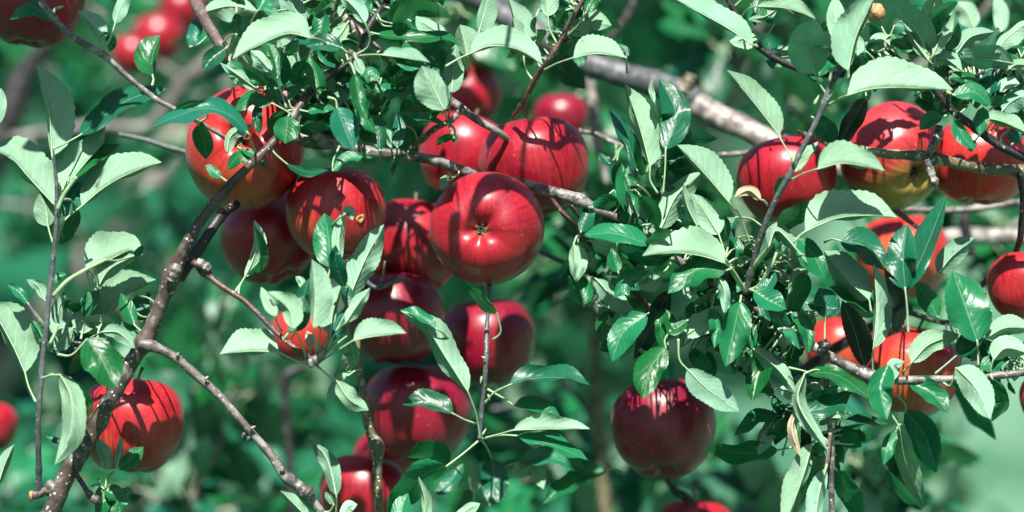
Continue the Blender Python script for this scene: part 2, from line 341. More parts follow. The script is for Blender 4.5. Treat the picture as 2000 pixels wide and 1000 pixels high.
# --- left upright shoot
b5 = branch('slender grey upright shoot at the far left with pale upturned leaves', (60, 965), -0.03)
wood(b5, 'stem', 'slate', [(78,962,15),(76,930,13),(74,850,12),(78,780,12),(84,700,12),(92,620,11),(101,530,11),(108,460,10),(111,400,9),(108,340,7),(104,290,4)], [-.03,-.035,-.045,-.05,-.05,-.05,-.05,-.05,-.05,-.05,-.05], 5, [(72,918,12,.3),(100,530,10,.2)], 0.1)
wood(b5, 'base', 'brown', [(112,950,20),(90,958,18),(72,966,20),(62,968,18)], -.03, 6, [(95,955,16,.3)])
vs, fs = [], []; ring_tube([P(64,968,-.034), P(58,968,-.034)], [10*PX, 9*PX], 12, vs, fs, None, True, 0.3, 3)
link('cut_end', mesh('cut_end', [v-b5.location for v in vs], fs, [M_CUT]), b5)
wood(b5, 'side_shoot', 'shoot', [(104,578,9),(130,550,9),(165,528,9),(205,508,7)], -.055, 7)
wood(b5, 'side_shoot', 'shoot', [(112,410,9),(125,380,8),(150,345,7)], -.055, 8)
wood(b5, 'side_shoot', 'slate', [(86,640,8),(72,618,7),(55,592,6)], -.045, 9)
wood(b5, 'side_shoot', 'shoot', [(97,672,8),(108,650,7),(114,632,5)], -.05, 10)
# leafy spur between shoot and branch
b5b = branch('leafy spur of small crowded leaves between the grey shoot and the brown branch', (150, 690), 0.0, None)
wood(b5b, 'stem', 'brown', [(262,712,12),(235,700,11),(200,680,10),(165,672,9),(135,668,7)], [-.02,0,0,0,0], 11)

# --- top left twig
b6 = branch('thin grey twig running down from the top left corner to the calyx-end apple', (60, -20), -0.02)
wood(b6, 'stem', 'grey', [(-40,-120,16),(30,-40,16),(85,10,15),(108,40,14),(142,72,15),(200,106,13),(250,150,12),(300,190,12),(340,212,11),(400,245,9),(470,290,8)], [-.02,-.02,-.03,-.03,-.03,-.03,-.03,-.03,-.03,-.02,.0], 12, [(142,72,16,.2),(205,105,14,.25)])
for a in [(198,100,4,-14),(104,28,4,-14),(110,16,16,-4)]: bud(b6, a[0], a[1], a[2], a[3], -.03, 3, 'shoot')
b7 = branch('pinkish branch coming down from the top edge left of the leafy tuft', (375, -10), 0.06)
wood(b7, 'stem', 'pink', [(330,-120,26),(375,-10,26),(400,40,25),(432,88,24),(470,130,23),(520,165,24),(565,190,26),(600,215,26),(640,250,28)], [.05,.05,.05,.05,.05,.05,.045,.04,.03], 13, [(432,88,20,.15)])
b2 = branch('grey spotted branch crossing the middle behind the apple that faces the camera', (592, 272), 0.03)
wood(b2, 'stem', 'grey', [(575,262,26),(598,272,34),(640,277,31),(680,285,27),(720,297,24),(775,302,22),(840,312,22),(900,332,23),(945,350,23),(1010,357,23),(1080,376,24),(1130,392,24),(1170,412,20),(1215,432,18),(1270,470,17),(1325,508,18),(1400,558,17),(1480,604,16),(1540,648,18),(1610,688,22),(1650,712,22),(1690,732,24),(1750,742,20),(1840,741,17),(1920,735,17),(2010,727,15),(2200,700,18)],
     [.02,.02,.02,.015,.01,.01,.015,.02,.03,.03,.015,.01,0.01,.01,.01,.01,.01,.01,-.01,-.02,-.02,-.02,-.03,-.03,-.03,-.03,-.03], 14, [(622,275,26,.2),(1130,392,20,.25),(778,300,14,.2),(1690,735,30,.2),(855,315,14,.15)])
spur(b2, 'grey', [(612,262,20),(625,270,26),(634,282,20)], .005, 4, 'knot')
spur(b2, 'olive', [(770,330,6),(770,318,10),(768,300,12)], .0, 6)
spur(b2, 'dark', [(1605,665,22),(1610,678,26),(1600,690,14)], -.03, 9)
b8 = branch('dark twig reaching down from the top edge into the leaf tuft above the apples', (760, -10), 0.0)
wood(b8, 'stem', 'dark', [(830,-110,16),(765,-8,15),(740,22,14),(718,55,14),(706,88,12),(695,112,10),(640,150,12),(600,190,14),(575,215,15)], [.03,.02,.01,0,-.01,-.02,-.02,-.01,-.005], 15, [(690,108,16,.4)])
spur(b8, 'grey', [(680,100,10),(692,108,14),(700,122,9)], -.03, 5)
b9 = branch('grey branch sloping down behind the leaves to the apple with the bright highlight', (760, 115), .04)
wood(b9, 'stem', 'pink', [(660,20,18),(730,92,18),(775,128,17),(805,150,17),(850,180,15),(880,196,15)], [.08,.06,.04,.035,.03,.03], 16)
wood(b9, 'fork', 'grey', [(868,186,17),(900,210,17),(935,235,16),(975,260,15),(1000,280,13)], [.03,.03,.035,.04,.06], 17, [(900,208,16,.15)])
spur(b9, 'grey', [(900,214,14),(885,232,13),(872,240,11),(862,243,9)], .03, 12)
wood(b9, 'spur_twig', 'olive', [(800,290,11),(825,270,13),(850,250,13),(880,236,12)], [.06,.06,.05,.04], 18, [(825,272,12,.3)])
b10 = branch('reddish twig rising from the stem end of the bright apple to the top edge', (1012, 225), .05)
wood(b10, 'stem', 'red', [(1002,228,10),(1018,208,12),(1030,185,13),(1048,150,13),(1075,112,12),(1098,72,11),(1118,35,10),(1140,-5,9),(1190,-110,9)], [.05,.03,.02,.01,0,0,0,0,0], 19, [(1018,208,10,.25),(1060,140,8,.2)])
for a in [(1072,108,-10,-14),(1080,100,10,4),(1056,132,-6,-10)]: bud(b10, a[0], a[1], a[2], a[3], 0, 2.5, 'shoot')
b11 = branch('thick old limb crossing behind from top centre to the apple on the right', (1010, 20), .3, 'limbs behind the fruit')
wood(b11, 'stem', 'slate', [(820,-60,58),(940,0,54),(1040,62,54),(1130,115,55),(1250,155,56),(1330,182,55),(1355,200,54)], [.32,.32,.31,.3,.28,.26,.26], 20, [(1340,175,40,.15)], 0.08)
wood(b11, 'sunlit_length', 'limb', [(1345,194,57),(1400,226,55),(1450,250,52),(1500,275,50),(1560,300,46),(1640,330,40),(1760,380,36)], [.26,.25,.24,.23,.22,.22,.22], 21, [], 0.08)  # paler bark stands in for sun on this length of the limb
spur(b11, 'olive', [(1330,180,36),(1345,158,34),(1350,145,22)], .25, 13, 'knot')
b12 = branch('dark curving twig hanging from the top edge above the right hand apples', (1425, -10), .02)
wood(b12, 'stem', 'dark', [(1390,-120,14),(1420,-10,13),(1432,15,14),(1455,55,14),(1480,90,14),(1535,125,14),(1590,143,14),(1650,146,13),(1700,132,12),(1745,108,11)], .02, 22, [(1470,88,10,.25)])
for a in [(1505,108,-4,-26),(1445,38,8,-12)]: bud(b12, a[0], a[1], a[2], a[3], .01, 2, 'slate')
b13 = branch('upright slate grey shoot with large pale leaves before the round right hand apple', (1455, 570), 0)
wood(b13, 'stem', 'slate', [(1456,572,15),(1470,520,14),(1485,465,14),(1508,405,13),(1540,345,13),(1565,295,12),(1590,245,12),(1608,205,13),(1622,170,12),(1650,120,8),(1668,70,4)], [0,-.01,-.02,-.03,-.04,-.04,-.04,-.04,-.04,-.04,-.04], 23, [(1545,345,10,.2),(1610,200,12,.25),(1465,535,10,.3)], 0.1)
wood(b13, 'side_shoot', 'shoot', [(1470,522,10),(1488,500,11),(1503,482,8)], [-.01,-.02,-.03], 24)
wood(b13, 'side_shoot', 'shoot', [(1458,568,9),(1480,560,9),(1500,530,9),(1522,482,8)], [0,-.01,-.02,-.02], 25)
wood(b13, 'side_shoot', 'shoot', [(1455,568,12),(1440,545,11),(1425,520,9),(1415,505,6)], [0,-.01,-.02,-.03], 26)
for a in [(1548,320,6,-28),(1560,335,14,-22),(1590,205,10,-20),(1620,160,8,-32)]: bud(b13, a[0], a[1], a[2], a[3], -.045, 3, 'shoot')
b14 = branch('olive brown branch with pale spots lying across the two apples at the right', (2000, 335), .03)
wood(b14, 'stem', 'olive', [(2200,370,30),(2050,345,27),(1995,336,26),(1940,332,24),(1880,321,23),(1830,311,23),(1790,304,23),(1740,302,21),(1700,296,20),(1650,288,17),(1600,272,14),(1560,258,10)], [.03,.03,.03,.02,.01,0,0,0.0,.0,.02,.05,.08], 27, [(1995,336,20,.2),(1825,310,24,.2),(1870,316,14,.2)], 0.2)
wood(b14, 'hanging_fork', 'dark', [(1992,340,16),(1998,380,14),(1996,430,13),(1990,475,14),(1960,540,12)], [.02,.03,.04,.05,.08], 28, [(1990,368,12,.3)])
spur(b14, 'grey', [(1812,300,16),(1822,285,17),(1832,265,20),(1835,245,14)], -.01, 14)
spur(b14, 'grey', [(1808,312,14),(1815,330,16),(1820,345,17),(1827,358,18),(1830,363,10)], -.02, 15)
b15 = branch('black twig slanting down across the top right apple from a crowd of leaves', (2010, 315), -.03)
wood(b15, 'stem', 'dark', [(2180,390,20),(2060,335,19),(2000,308,19),(1950,282,18),(1905,250,18),(1860,215,17),(1830,180,15),(1800,150,12),(1760,118,10),(1730,95,8)], -.03, 29, [(1905,250,12,.15)], 0.1)
wood(b15, 'side_twig', 'dark', [(1835,185,10),(1880,160,9),(1930,140,8),(1985,135,6)], [-.03,-.02,-.01,0], 30)
wood(b15, 'side_twig', 'slate', [(1815,160,9),(1818,130,9),(1812,105,7)], -.035, 31)
b16 = branch('straight grey twig seen behind the large leaf between the two right apples', (1660, 325), .12)
wood(b16, 'stem', 'slate', [(1640,300,12),(1672,338,13),(1705,372,13),(1750,412,12),(1800,450,9)], .10, 32)
b17 = branch('blurred pale limb behind the apples near the right edge', (2050, 460), .4, 'limbs behind the fruit')
wood(b17, 'stem', 'limb', [(2200,455,40),(2050,460,38),(1950,462,36),(1860,462,34),(1780,470,28),(1650,480,20)], .35, 33, [], 0.08)
wood(b17, 'side_twig', 'grey', [(2000,395,16),(1900,408,16),(1820,412,14),(1740,405,10)], .2, 34)
wood(b17, 'side_twig', 'dark', [(1890,410,20),(1885,440,22),(1900,500,16)], .3, 35)
b18 = branch('thin dark red twig dropping from below the bright apple into the leaves', (1085, 400), .03)
wood(b18, 'stem', 'red', [(1070,375,9),(1088,402,10),(1130,452,10),(1180,502,10),(1225,552,11),(1262,592,10),(1300,620,8)], .03, 36)
wood(b18, 'fork', 'dark', [(1115,400,10),(1150,440,12),(1200,475,14),(1245,520,12)], .05, 37)
b19 = branch('hanging twig below the camera-facing apple with long glossy leaves at its tip', (955, 550), -.01)
wood(b19, 'stem', 'slate', [(958,530,10),(955,570,9),(951,640,10),(949,700,10),(945,760,10),(941,800,10),(938,858,9)], [.01,-.01,-.02,-.03,-.03,-.03,-.03], 38, [(938,858,8,.5)])
for a in [(941,735,-3,16),(953,770,4,14),(942,850,8,-14),(948,700,-8,-4)]: bud(b19, a[0], a[1], a[2], a[3], -.035, 2, 'shoot')
b20 = branch('blurred upright branch in the bottom centre left of the lone shaded apple', (1175, 1020), .7, 'limbs behind the fruit')
wood(b20, 'stem', 'olive', [(1190,1250,34),(1182,1000,30),(1172,880,30),(1168,800,28),(1163,700,30),(1168,600,28),(1172,480,26)], .55, 39, [(1172,740,30,.15)], 0.08)
wood(b20, 'side_twig', 'slate', [(1170,840,14),(1110,760,12),(1050,780,10),(960,800,9)], .55, 40)
b20b = branch('blurred pale grey stick hanging under the thick limb at top centre', (1150, 160), .35, 'limbs behind the fruit')
wood(b20b, 'stem', 'limb', [(1145,120,18),(1155,180,22),(1162,240,20),(1172,300,18),(1185,360,12)], .34, 41)
b21 = branch('mossy grey upright twig in front of the lowest dark red apple', (740, 1020), .02)
wood(b21, 'stem', 'olive', [(740,1120,20),(740,1000,19),(737,920,18),(736,875,20),(722,840,18),(712,790,16),(704,730,15),(698,690,14),(700,600,12)], [.03,.03,.03,.03,.03,.03,.04,.06,.14], 42, [(732,870,24,.5),(712,790,12,.3)], 0.3)
b22 = branch('pale green thin shoot blurred behind the leaves right of the camera-facing apple', (1045, 490), .15)
wood(b22, 'stem', 'shoot', [(1120,515,8),(1160,555,10),(1200,595,11),(1240,625,10),(1300,650,7)], .12, 43)
wood(b22, 'base', 'slate', [(1030,485,9),(1060,495,10),(1100,512,11),(1150,525,12),(1215,535,12)], .14, 44)
b23 = branch('thin dark twig sloping below the leaf mass to the right of the lone apple', (1375, 650), .05)
wood(b23, 'stem', 'brown', [(1350,625,9),(1380,655,10),(1420,700,11),(1465,735,12),(1500,768,12),(1530,795,9)], .05, 45, [(1465,738,12,.3)])
b24 = branch('reddish grey twig hanging straight down at the bottom right with long folded leaves', (1625, 1010), -.02)
wood(b24, 'stem', 'grey', [(1612,690,12),(1614,740,12),(1612,790,12),(1620,830,11),(1626,880,11),(1624,940,12),(1625,1000,12),(1628,1120,12)], -.025, 46, [(1618,855,8,.3)])
wood(b24, 'side_twig', 'pink', [(1622,845,8),(1618,880,8),(1612,920,8)], -.035, 47)
b25 = branch('fine grey twig poking out behind the bright apple to its right', (1130, 255), .14)
wood(b25, 'stem', 'grey', [(1110,262,9),(1130,256,10),(1165,262,10),(1190,275,9),(1218,285,8),(1290,310,6)], .13, 48, [(1130,256,8,.3)])
wood(b25, 'far_twig', 'grey', [(1400,302,9),(1440,300,10),(1500,290,9)], .16, 49)
b27 = branch('broken grey spur ending in a blunt tip in front of the third apple row', (700, 540), .07)
wood(b27, 'stem', 'slate', [(700,520,9),(712,545,9),(735,562,11),(765,552,10),(796,543,11)], .055, 50, [(794,543,6,.2)])
wood(b27, 'side_twig', 'slate', [(738,565,7),(748,540,6),(752,510,5)], .055, 51)
b28 = branch('broad dark trunk blurred far behind at the upper left edge', (40, 300), 1.4, 'limbs behind the fruit')
wood(b28, 'stem', 'dark', [(-90,700,90),(-60,480,80),(-20,320,70),(20,220,66),(50,140,45),(110,60,36),(150,-60,30)], 1.1, 52, [], 0.1)
wood(b28, 'side_limb', 'grey', [(20,270,20),(180,245,20),(290,245,26),(360,160,32),(430,105,34),(520,60,30)], 1.0, 53, [], 0.1)

b29 = branch('dark blurred twig against the green meadow at top centre', (1190, 75), .45, 'limbs behind the fruit')
wood(b29, 'stem', 'dark', [(1170,110,16),(1195,72,18),(1225,30,17),(1270,-60,16)], .42, 55)
b30 = branch('thin pale twig blurred left of the calyx-end apple', (270, 270), .15)
wood(b30, 'stem', 'slate', [(230,262,8),(280,272,10),(330,288,11),(375,300,10)], .15, 56)
b31 = branch('dark blurred twig rising among the pale leaves at lower centre left', (570, 900), .6, 'limbs behind the fruit')
wood(b31, 'stem', 'dark', [(575,1100,20),(568,950,18),(560,820,18),(556,740,20),(600,715,14)], .5, 57)
b32 = branch('dark blurred bough crossing behind the orange apple at the right', (1580, 720), .3, 'limbs behind the fruit')
wood(b32, 'stem', 'dark', [(1540,745,22),(1590,710,24),(1640,675,24),(1700,640,22),(1780,600,18)], .16, 58)
wood(b32, 'side_twig', 'slate', [(1770,610,12),(1850,630,12),(1870,600,12),(1930,545,14),(1960,520,14)], .1, 59)
b33 = branch('twig hidden at the bottom edge carrying the half seen apple', (1310, 930), .12)
wood(b33, 'stem', 'dark', [(1250,1090,16),(1345,990,16),(1320,960,16),(1300,935,12)], .2, 60)

# ------------------------------------------------------------------ apples
PROF = [(0,.56),(.05,.57),(.12,.64),(.20,.735),(.31,.81),(.46,.835),(.62,.77),(.77,.645),(.89,.48),(.97,.28),(1.0,.10),(.985,-.14),(.93,-.37),(.83,-.57),(.69,-.725),(.54,-.815),(.41,-.845),(.30,-.83),(.21,-.78),(.14,-.71),(.09,-.66),(.05,-.645),(0,-.64)]
def apple_mesh(seed, mat, squash=1.0, taper=0.0, dimple=None):
    pr = catmull([(a*10, b*10) for a, b in PROF], 0.55); pr = [(max(0, a/10), b/10) for a, b in pr]
    n = 56; vs, fs = [], []
    rr = random.Random(seed); ph = rr.uniform(0, 6.28); rib = rr.uniform(.008, .018); asy = rr.uniform(.01, .03); pa = rr.uniform(0, 6.28)
    for i, (r, z) in enumerate(pr):
        wb = max(0, -z)**1.2 + 0.35*max(0, z)
        if i in (0, len(pr)-1): vs.append(Vector((0, 0, z*squash))); continue
        for k in range(n):
            a = 2*math.pi*k/n
            q = r*(1 + rib*math.cos(5*a+ph)*wb + asy*math.cos(2*a+pa) + 0.012*noise.noise(Vector((math.cos(a)*1.5, math.sin(a)*1.5, z*1.5+seed))))
            q *= 1 + taper*z
            vs.append(Vector((q*math.cos(a), q*math.sin(a), (z + 0.02*math.cos(5*a+ph)*(1 if -0.9 < z < -.6 else 0) + 0.03*math.cos(a+pa)*(1 if z > .5 else 0))*squash)))
    if dimple:
        dv, dr = dimple; dv = Vector(dv).normalized()
        for v in vs:
            if v.length > 0.5:
                a = v.normalized().angle(dv)
                if a < dr: v *= 1 - 0.05*(math.cos(a/dr*math.pi)*.5+.5)
    m = len(pr)
    idx = lambda i, k: 0 if i == 0 else (1+(m-2)*n if i == m-1 else 1+(i-1)*n+k % n)
    for i in range(m-1):
        for k in range(n):
            if i == 0: fs.append((0, idx(1, k), idx(1, k+1)))
            elif i == m-2: fs.append((idx(i, k), idx(m-1, 0), idx(i, k+1)))
            else: fs.append((idx(i, k), idx(i+1, k), idx(i+1, k+1), idx(i, k+1)))
    return vs, fs
DISC = []
def apple(label, x, y, r, dz, mat, axis=(0, .1, 1), squash=1.0, taper=0.06, spin=0, scar=None, group='ripe red apples', stem=True):
    seed = int(x*7+y); k = (FOCUS+dz)/FOCUS; Rm = r*PX*k/1.0
    DISC.append((x, y, r, dz))
    vs, fs = apple_mesh(seed, mat, squash, taper)
    vs = [v*Rm for v in vs]
    # materials expect radius 0.04: scale handled through object scale
    s = Rm/0.04; vs = [v/s for v in vs]
    me = mesh('apple', vs, fs, [APP[mat]])
    o = link('apple', me, None, P(x, y, dz)); o.scale = (s, s, s)
    ax = Vector(axis).normalized(); q = ax.to_track_quat('Z', 'Y')
    o.rotation_mode = 'QUATERNION'; o.rotation_quaternion = q @ Matrix.Rotation(math.radians(spin), 3, 'Z').to_quaternion()
    tag(o, label, 'apple', group)
    if stem:
        vv, ff = [], []
        rr = random.Random(seed); dx, dy = rr.uniform(-.006, .006), rr.uniform(-.006, .006)
        ring_tube([Vector((dx*t*t, dy*t*t, .0225*squash + .022*t)) for t in (0, .25, .5, .75, 1)], [.0013, .001, .0009, .0011, .0016], 7, vv, ff, None, True, .1, seed)
        link('stem', mesh('stem', vv, ff, [M_STEM]), o)
    # dried calyx: five curled sepals round a dark cup
    vv, ff = [], []
    zc = -.64*.04*squash
    for j in range(5):
        a = j*2*math.pi/5 + .3; ca, sa = math.cos(a), math.sin(a); ta, tb = -sa, ca
        prof = [(.0008, .0000, .0012), (.0022, -.0016, .0013), (.0036, -.0024, .0009), (.0050, -.0016, .0004)]
        b0 = len(vv)
        for rr_, zz, ww in prof:
            for sgn in (-1, 1): vv.append(Vector((ca*rr_+ta*ww*sgn, sa*rr_+tb*ww*sgn, zc+zz-.0004)))
        for i in range(3): ff.append((b0+i*2, b0+i*2+1, b0+i*2+3, b0+i*2+2))
    for j in range(9):
        a = j*.7; ring_tube([Vector((math.cos(a)*.0005, math.sin(a)*.0005, zc)), Vector((math.cos(a)*.0017, math.sin(a)*.0017, zc-.0028))], [.0003, .0004], 4, vv, ff)
    link('calyx', mesh('calyx', vv, ff, [M_CALYX]), o)
    if scar:
        # shallow russet pock set in the skin, facing direction given in photo offset
        vx, vz = scar[0]*Rm, -scar[1]*Rm
        d = Vector((vx, -math.sqrt(max(0, Rm*Rm*0.92-vx*vx-vz*vz)), vz))
        qi = o.rotation_quaternion.inverted(); dl = qi @ d.normalized()
        best = min(vs, key=lambda v: (v.normalized()-dl).length); nrm = dl
        c = Vector(best); t1 = nrm.orthogonal().normalized(); t2 = nrm.cross(t1)
        vv, ff = [c - nrm*0.0002], []
        for ring, (ra, h) in enumerate([(.0013, .0003), (.0022, .0009), (.0029, .0006), (.0034, -.0004)]):
            for k_ in range(12):
                a = k_*math.pi/6; vv.append(c + (t1*math.cos(a)+t2*math.sin(a)*1.25)*ra*(1+.15*math.sin(a*3)) + nrm*h)
        for k_ in range(12):
            ff.append((0, 1+k_, 1+(k_+1) % 12))
            for g in range(3): ff.append((1+g*12+k_, 1+(g+1)*12+k_, 1+(g+1)*12+(k_+1) % 12, 1+g*12+(k_+1) % 12))
        so_ = link('scar', mesh('scar', vv, ff, [M_CUT if False else M_SCAR]), o); so_['label'] = 'small tan pock mark in the skin'
    return o
M_SCAR = simple('russet_scar', (0.42, 0.24, 0.10), 0.8, 0.4, 500)
G1, G2 = 'ripe red apples', 'blurred apples further back'
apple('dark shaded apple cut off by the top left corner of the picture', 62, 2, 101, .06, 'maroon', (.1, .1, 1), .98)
apple('orange red apple behind small leaves with its dark calyx end facing the camera', 478, 288, 119, .055, 'orange', (-.02, 1, -.18), .99, .03, 40)
apple('streaked red apple with a small tan pock mark, above the leafy twig tip', 656, 418, 100, .06, 'streak', (.05, .15, 1), .98, .08, 20, (.5, .08))
apple('red apple half hidden behind the brown branch and the pock-marked apple', 526, 466, 97, .14, 'red', (-.35, .2, .9), .97)
apple('plain red apple with shadow bands left of the camera-facing apple', 803, 481, 98, .16, 'red', (.1, .2, 1), .99)
apple('deep red apple in sharp focus showing its calyx end to the camera', 950, 446, 112, -.005, 'red', (.13, 1, .03), .93, .02, 15)
apple('bright red apple with a white highlight hanging from the reddish twig', 1045, 327, 110, .085, 'red', (-.22, .12, 1), .98, .08, 160)
apple('red apple half behind the bright apple, left of it under the grey branch', 908, 304, 90, .17, 'red', (.25, .2, 1), .98)
apple('dim pink apple blurred above the grey branch end, left of the reddish twig', 915, 190, 64, .42, 'red', (0, .1, 1), 1, .06, 0, None, G2)
apple('dark blurred apple behind the reddish twig below the thick limb', 1095, 232, 55, .55, 'maroon', (0, .1, 1), 1, .06, 0, None, G2)
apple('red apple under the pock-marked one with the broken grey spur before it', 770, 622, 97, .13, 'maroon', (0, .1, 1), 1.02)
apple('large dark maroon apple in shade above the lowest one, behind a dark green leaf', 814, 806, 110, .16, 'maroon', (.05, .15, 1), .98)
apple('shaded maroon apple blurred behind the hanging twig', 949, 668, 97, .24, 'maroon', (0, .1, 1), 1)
apple('lowest bright red apple cut by the bottom edge behind the mossy twig', 712, 968, 88, .19, 'red', (.1, .1, 1), 1)
apple('small dark red slice of apple between the mossy twig and the maroon apple', 752, 900, 62, .30, 'maroon', (.1, .1, 1), 1)
apple('orange apple blurred behind the stems of the leafy twig tip', 590, 655, 62, .35, 'orange', (0, .1, 1), .95, .06, 0, None, G2)
apple('apple with yellow streaks and dappled shade behind the thick brown branch', 256, 829, 101, .055, 'streak', (.1, .2, 1), 1.03, .06, 70)
apple('blurred red apple cut off by the left edge', -22, 832, 56, .4, 'red', (0, .1, 1), 1, .06, 0, None, G2)
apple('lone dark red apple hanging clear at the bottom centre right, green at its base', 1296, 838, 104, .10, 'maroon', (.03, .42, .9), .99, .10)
apple('top of an apple just showing at the bottom edge under the lone apple', 1357, 1048, 82, .22, 'red', (0, .1, 1), 1)
apple('round red apple behind the slate grey shoot', 1537, 351, 99, .09, 'red', (-.1, .15, 1), .93)
apple('apple with yellow green bottom and dark calyx behind the olive branch', 1746, 306, 104, .10, 'yellow', (-.46, .72, .42), .97, .05)
apple('dark orange red apple behind the olive branch at the right edge', 1913, 316, 97, .10, 'orange', (.1, .1, 1), .95, .04, 200)
apple('orange red apple behind the two blue green leaves under the olive branch', 1762, 502, 92, .27, 'amber', (0, .1, 1), 1)
apple('red apple cut by the right edge above the pale leaves', 2003, 556, 76, .05, 'streak', (0, .1, 1), 1)
apple('red and orange apple behind the horizontal twig at the lower right', 1782, 724, 98, .09, 'amber', (.1, -.05, 1), .98)
apple('blurred orange apple behind the dark leaf and the bough fork on the right', 1642, 682, 72, .30, 'amber', (0, .1, 1), 1, .06, 0, None, G2)
apple('sliver of red apple at the right edge below the twig', 2055, 778, 64, .08, 'orange', (0, .1, 1), 1)
apple('bright blurred apple at the upper left beside a pale one', 262, 108, 42, .9, 'red', (0, .1, 1), 1, .06, 0, None, G2)
apple('pale pink blurred apple in the sun at the upper left', 312, 74, 50, 1.0, 'red', (0, .1, 1), 1, .06, 0, None, G2)
apple('dark blurred apple at the top edge left of the pinkish branch', 356, 18, 44, 1.1, 'red', (0, .1, 1), 1, .06, 0, None, G2)
vs, fs = apple_mesh(5, None); s = 19*PX
wf = link('withered_fruitlet', mesh('withered_fruitlet', [v*s for v in vs], fs, [M_SCAR]), None, P(1710, 22, .01))
for v in wf.data.vertices: v.co *= 1 + .25*noise.noise(v.co*160)
tag(wf, 'small tan withered fruitlet among the leaves at the top right', 'fruitlet')
# ------------------------------------------------------------------ leaves
LW = [(0, .0), (.03, .28), (.08, .56), (.16, .82), (.28, .99), (.42, 1.06), (.56, 1.03), (.68, .92), (.79, .72), (.88, .46), (.945, .22), (1, 0)]
def lw(t):
    for (a, p), (b, q) in zip(LW, LW[1:]):
        if t <= b: return p + (q-p)*(t-a)/(b-a)
    return 0
def leaf_geo(pet, mid, wl, wr, d0, code, seed, detail=24, tilt=None):
    """pet/mid in photo px (pet runs from wood to leaf base); returns world verts etc."""
    rr = random.Random(seed); face = code[0].lower(); dark = code[0].isupper()
    k = tilt if tilt is not None else (-0.75 if dark else 0.45)
    k *= rr.uniform(.7, 1.2)
    y0 = mid[0][1]; ks = k if abs(mid[-1][1]-mid[0][1]) > 25 else k*.6
    dx_t = rr.uniform(-.25, .25)
    m3 = []
    L = sum(math.dist(a, b) for a, b in zip(mid, mid[1:]))
    for x, y in mid: m3.append((x, y, d0/PX - ks*(y-y0) + dx_t*(x-mid[0][0])*.8))
    cs = catmull(m3, 3.0)
    acc = [0]
    for a, b in zip(cs, cs[1:]): acc.append(acc[-1]+math.dist(a, b))
    def at(t):
        s = t*acc[-1]
        for i in range(len(acc)-1):
            if s <= acc[i+1] or i == len(acc)-2:
                f = (s-acc[i])/max(1e-6, acc[i+1]-acc[i]); return tuple(p+(q-p)*f for p, q in zip(cs[i], cs[i+1]))
    nu = detail; cols = [-1, -.78, -.5, -.22, 0, .22, .5, .78, 1] if detail > 14 else [-1, -.5, 0, .5, 1]
    h = max(abs(wl), abs(wr), 0.19*L)*1.06
    curl = rr.uniform(-.35, .95) if face == 't' else rr.uniform(-.1, 1.15); fk = rr.uniform(.1, .6); wph = rr.uniform(0, 6.28); wamp = rr.uniform(.03, .12)*L; droop = rr.uniform(-.04, .20)*L
    skew = rr.uniform(-.06, .06)
    vs, uv, fs, mi = [], [], [], []
    for i in range(nu+1):
        t = i/nu; c = at(t); a = at(max(0, t-.04)); b = at(min(1, t+.04))
        dx, dy = b[0]-a[0], b[1]-a[1]; l = math.hypot(dx, dy) or 1; nx, ny = dy/l, -dx/l      # screen left
        for s in cols:
            w_ = wl if s < 0 else wr; sg = -1 if s > 0 else 1; q = abs(s)
            pr = lw(min(1, max(0, t + skew*sg*math.sin(t*math.pi))))
            ser = 1.0
            if q == 1 and 0.06 < t < .97: ser = 1 + (.028 if i % 2 else -.024)
            ox, oy = nx*sg*w_*pr*q*ser, ny*sg*w_*pr*q*ser
            hid = math.sqrt(max(0, h*h - w_*w_))*pr*q
            upness = -(ny*sg)                                              # +1 when this side points up the picture
            if face == 't': z = hid*(.9 if (upness > 0) != dark else -.9)
            else: z = hid*(.9 if not dark or upness < 0 else -.5)
            z += k*upness*abs(w_)*pr*q*.8                                  # tilt of the visible face
            fold = fk*h*pr*q*(-1 if face == 't' else 1)
            z += fold + curl*h*pr*q*q*(1 if face == 't' else -1)*.6
            z += wamp*q*q*math.sin(t*9+wph+(1.7 if s > 0 else 0))*math.sin(t*math.pi)
            z += droop*t*t*(1 if face == 't' else -1)
            quilt = 0.006*L*math.sin((t*6.5-q**1.25*2.2)*6.283+wph)*math.sin(q*math.pi)*math.sin(t*math.pi) if detail > 20 else 0
            oyw = wamp*.35*q*q*math.sin(t*11+wph*1.7)
            vs.append(P(c[0]+ox, c[1]+oy+oyw*math.sin(t*3.14), (c[2]+z+quilt)*PX)); uv.append((t, s*.5+.5))
    n = len(cols)
    for i in range(nu):
        for j in range(n-1):
            f = (i*n+j, i*n+j+1, (i+1)*n+j+1, (i+1)*n+j)
            fs.append(f if face == 't' else tuple(reversed(f))); mi.append(0)
    # petiole and raised midrib
    pp = [(x, y, z) for x, y, z in pet]
    line = catmull(pp + [m3[0]], 5.0) if pp else [m3[0]]
    pts = [P(a, b, c*PX) for a, b, c in line]; rad = [PX*(1.9+1.0*max(0, 1-i/4)) for i in range(len(pts))]
    npts = len(pts); cm = len(cols)//2
    for i in range(1, int(nu*(.85 if face == 'u' else .12)), 2):
        v = vs[i*n+cm]; nrm = Vector((0, 1, 0)) if face == 't' else Vector((0, -1, 0))
        pts.append(v + nrm*PX*.4); rad.append(PX*(1.5*(1-i/nu)+.2))
    f0 = len(fs); pv, pf = [], []
    ring_tube(pts, rad, 5, pv, pf, None, True)
    o_ = len(vs); vs += pv; uv += [(0, .5)]*len(pv)
    fs += [tuple(i+o_ for i in f) for f in pf]; mi += [1]*len(pf)
    return vs, fs, mi, uv
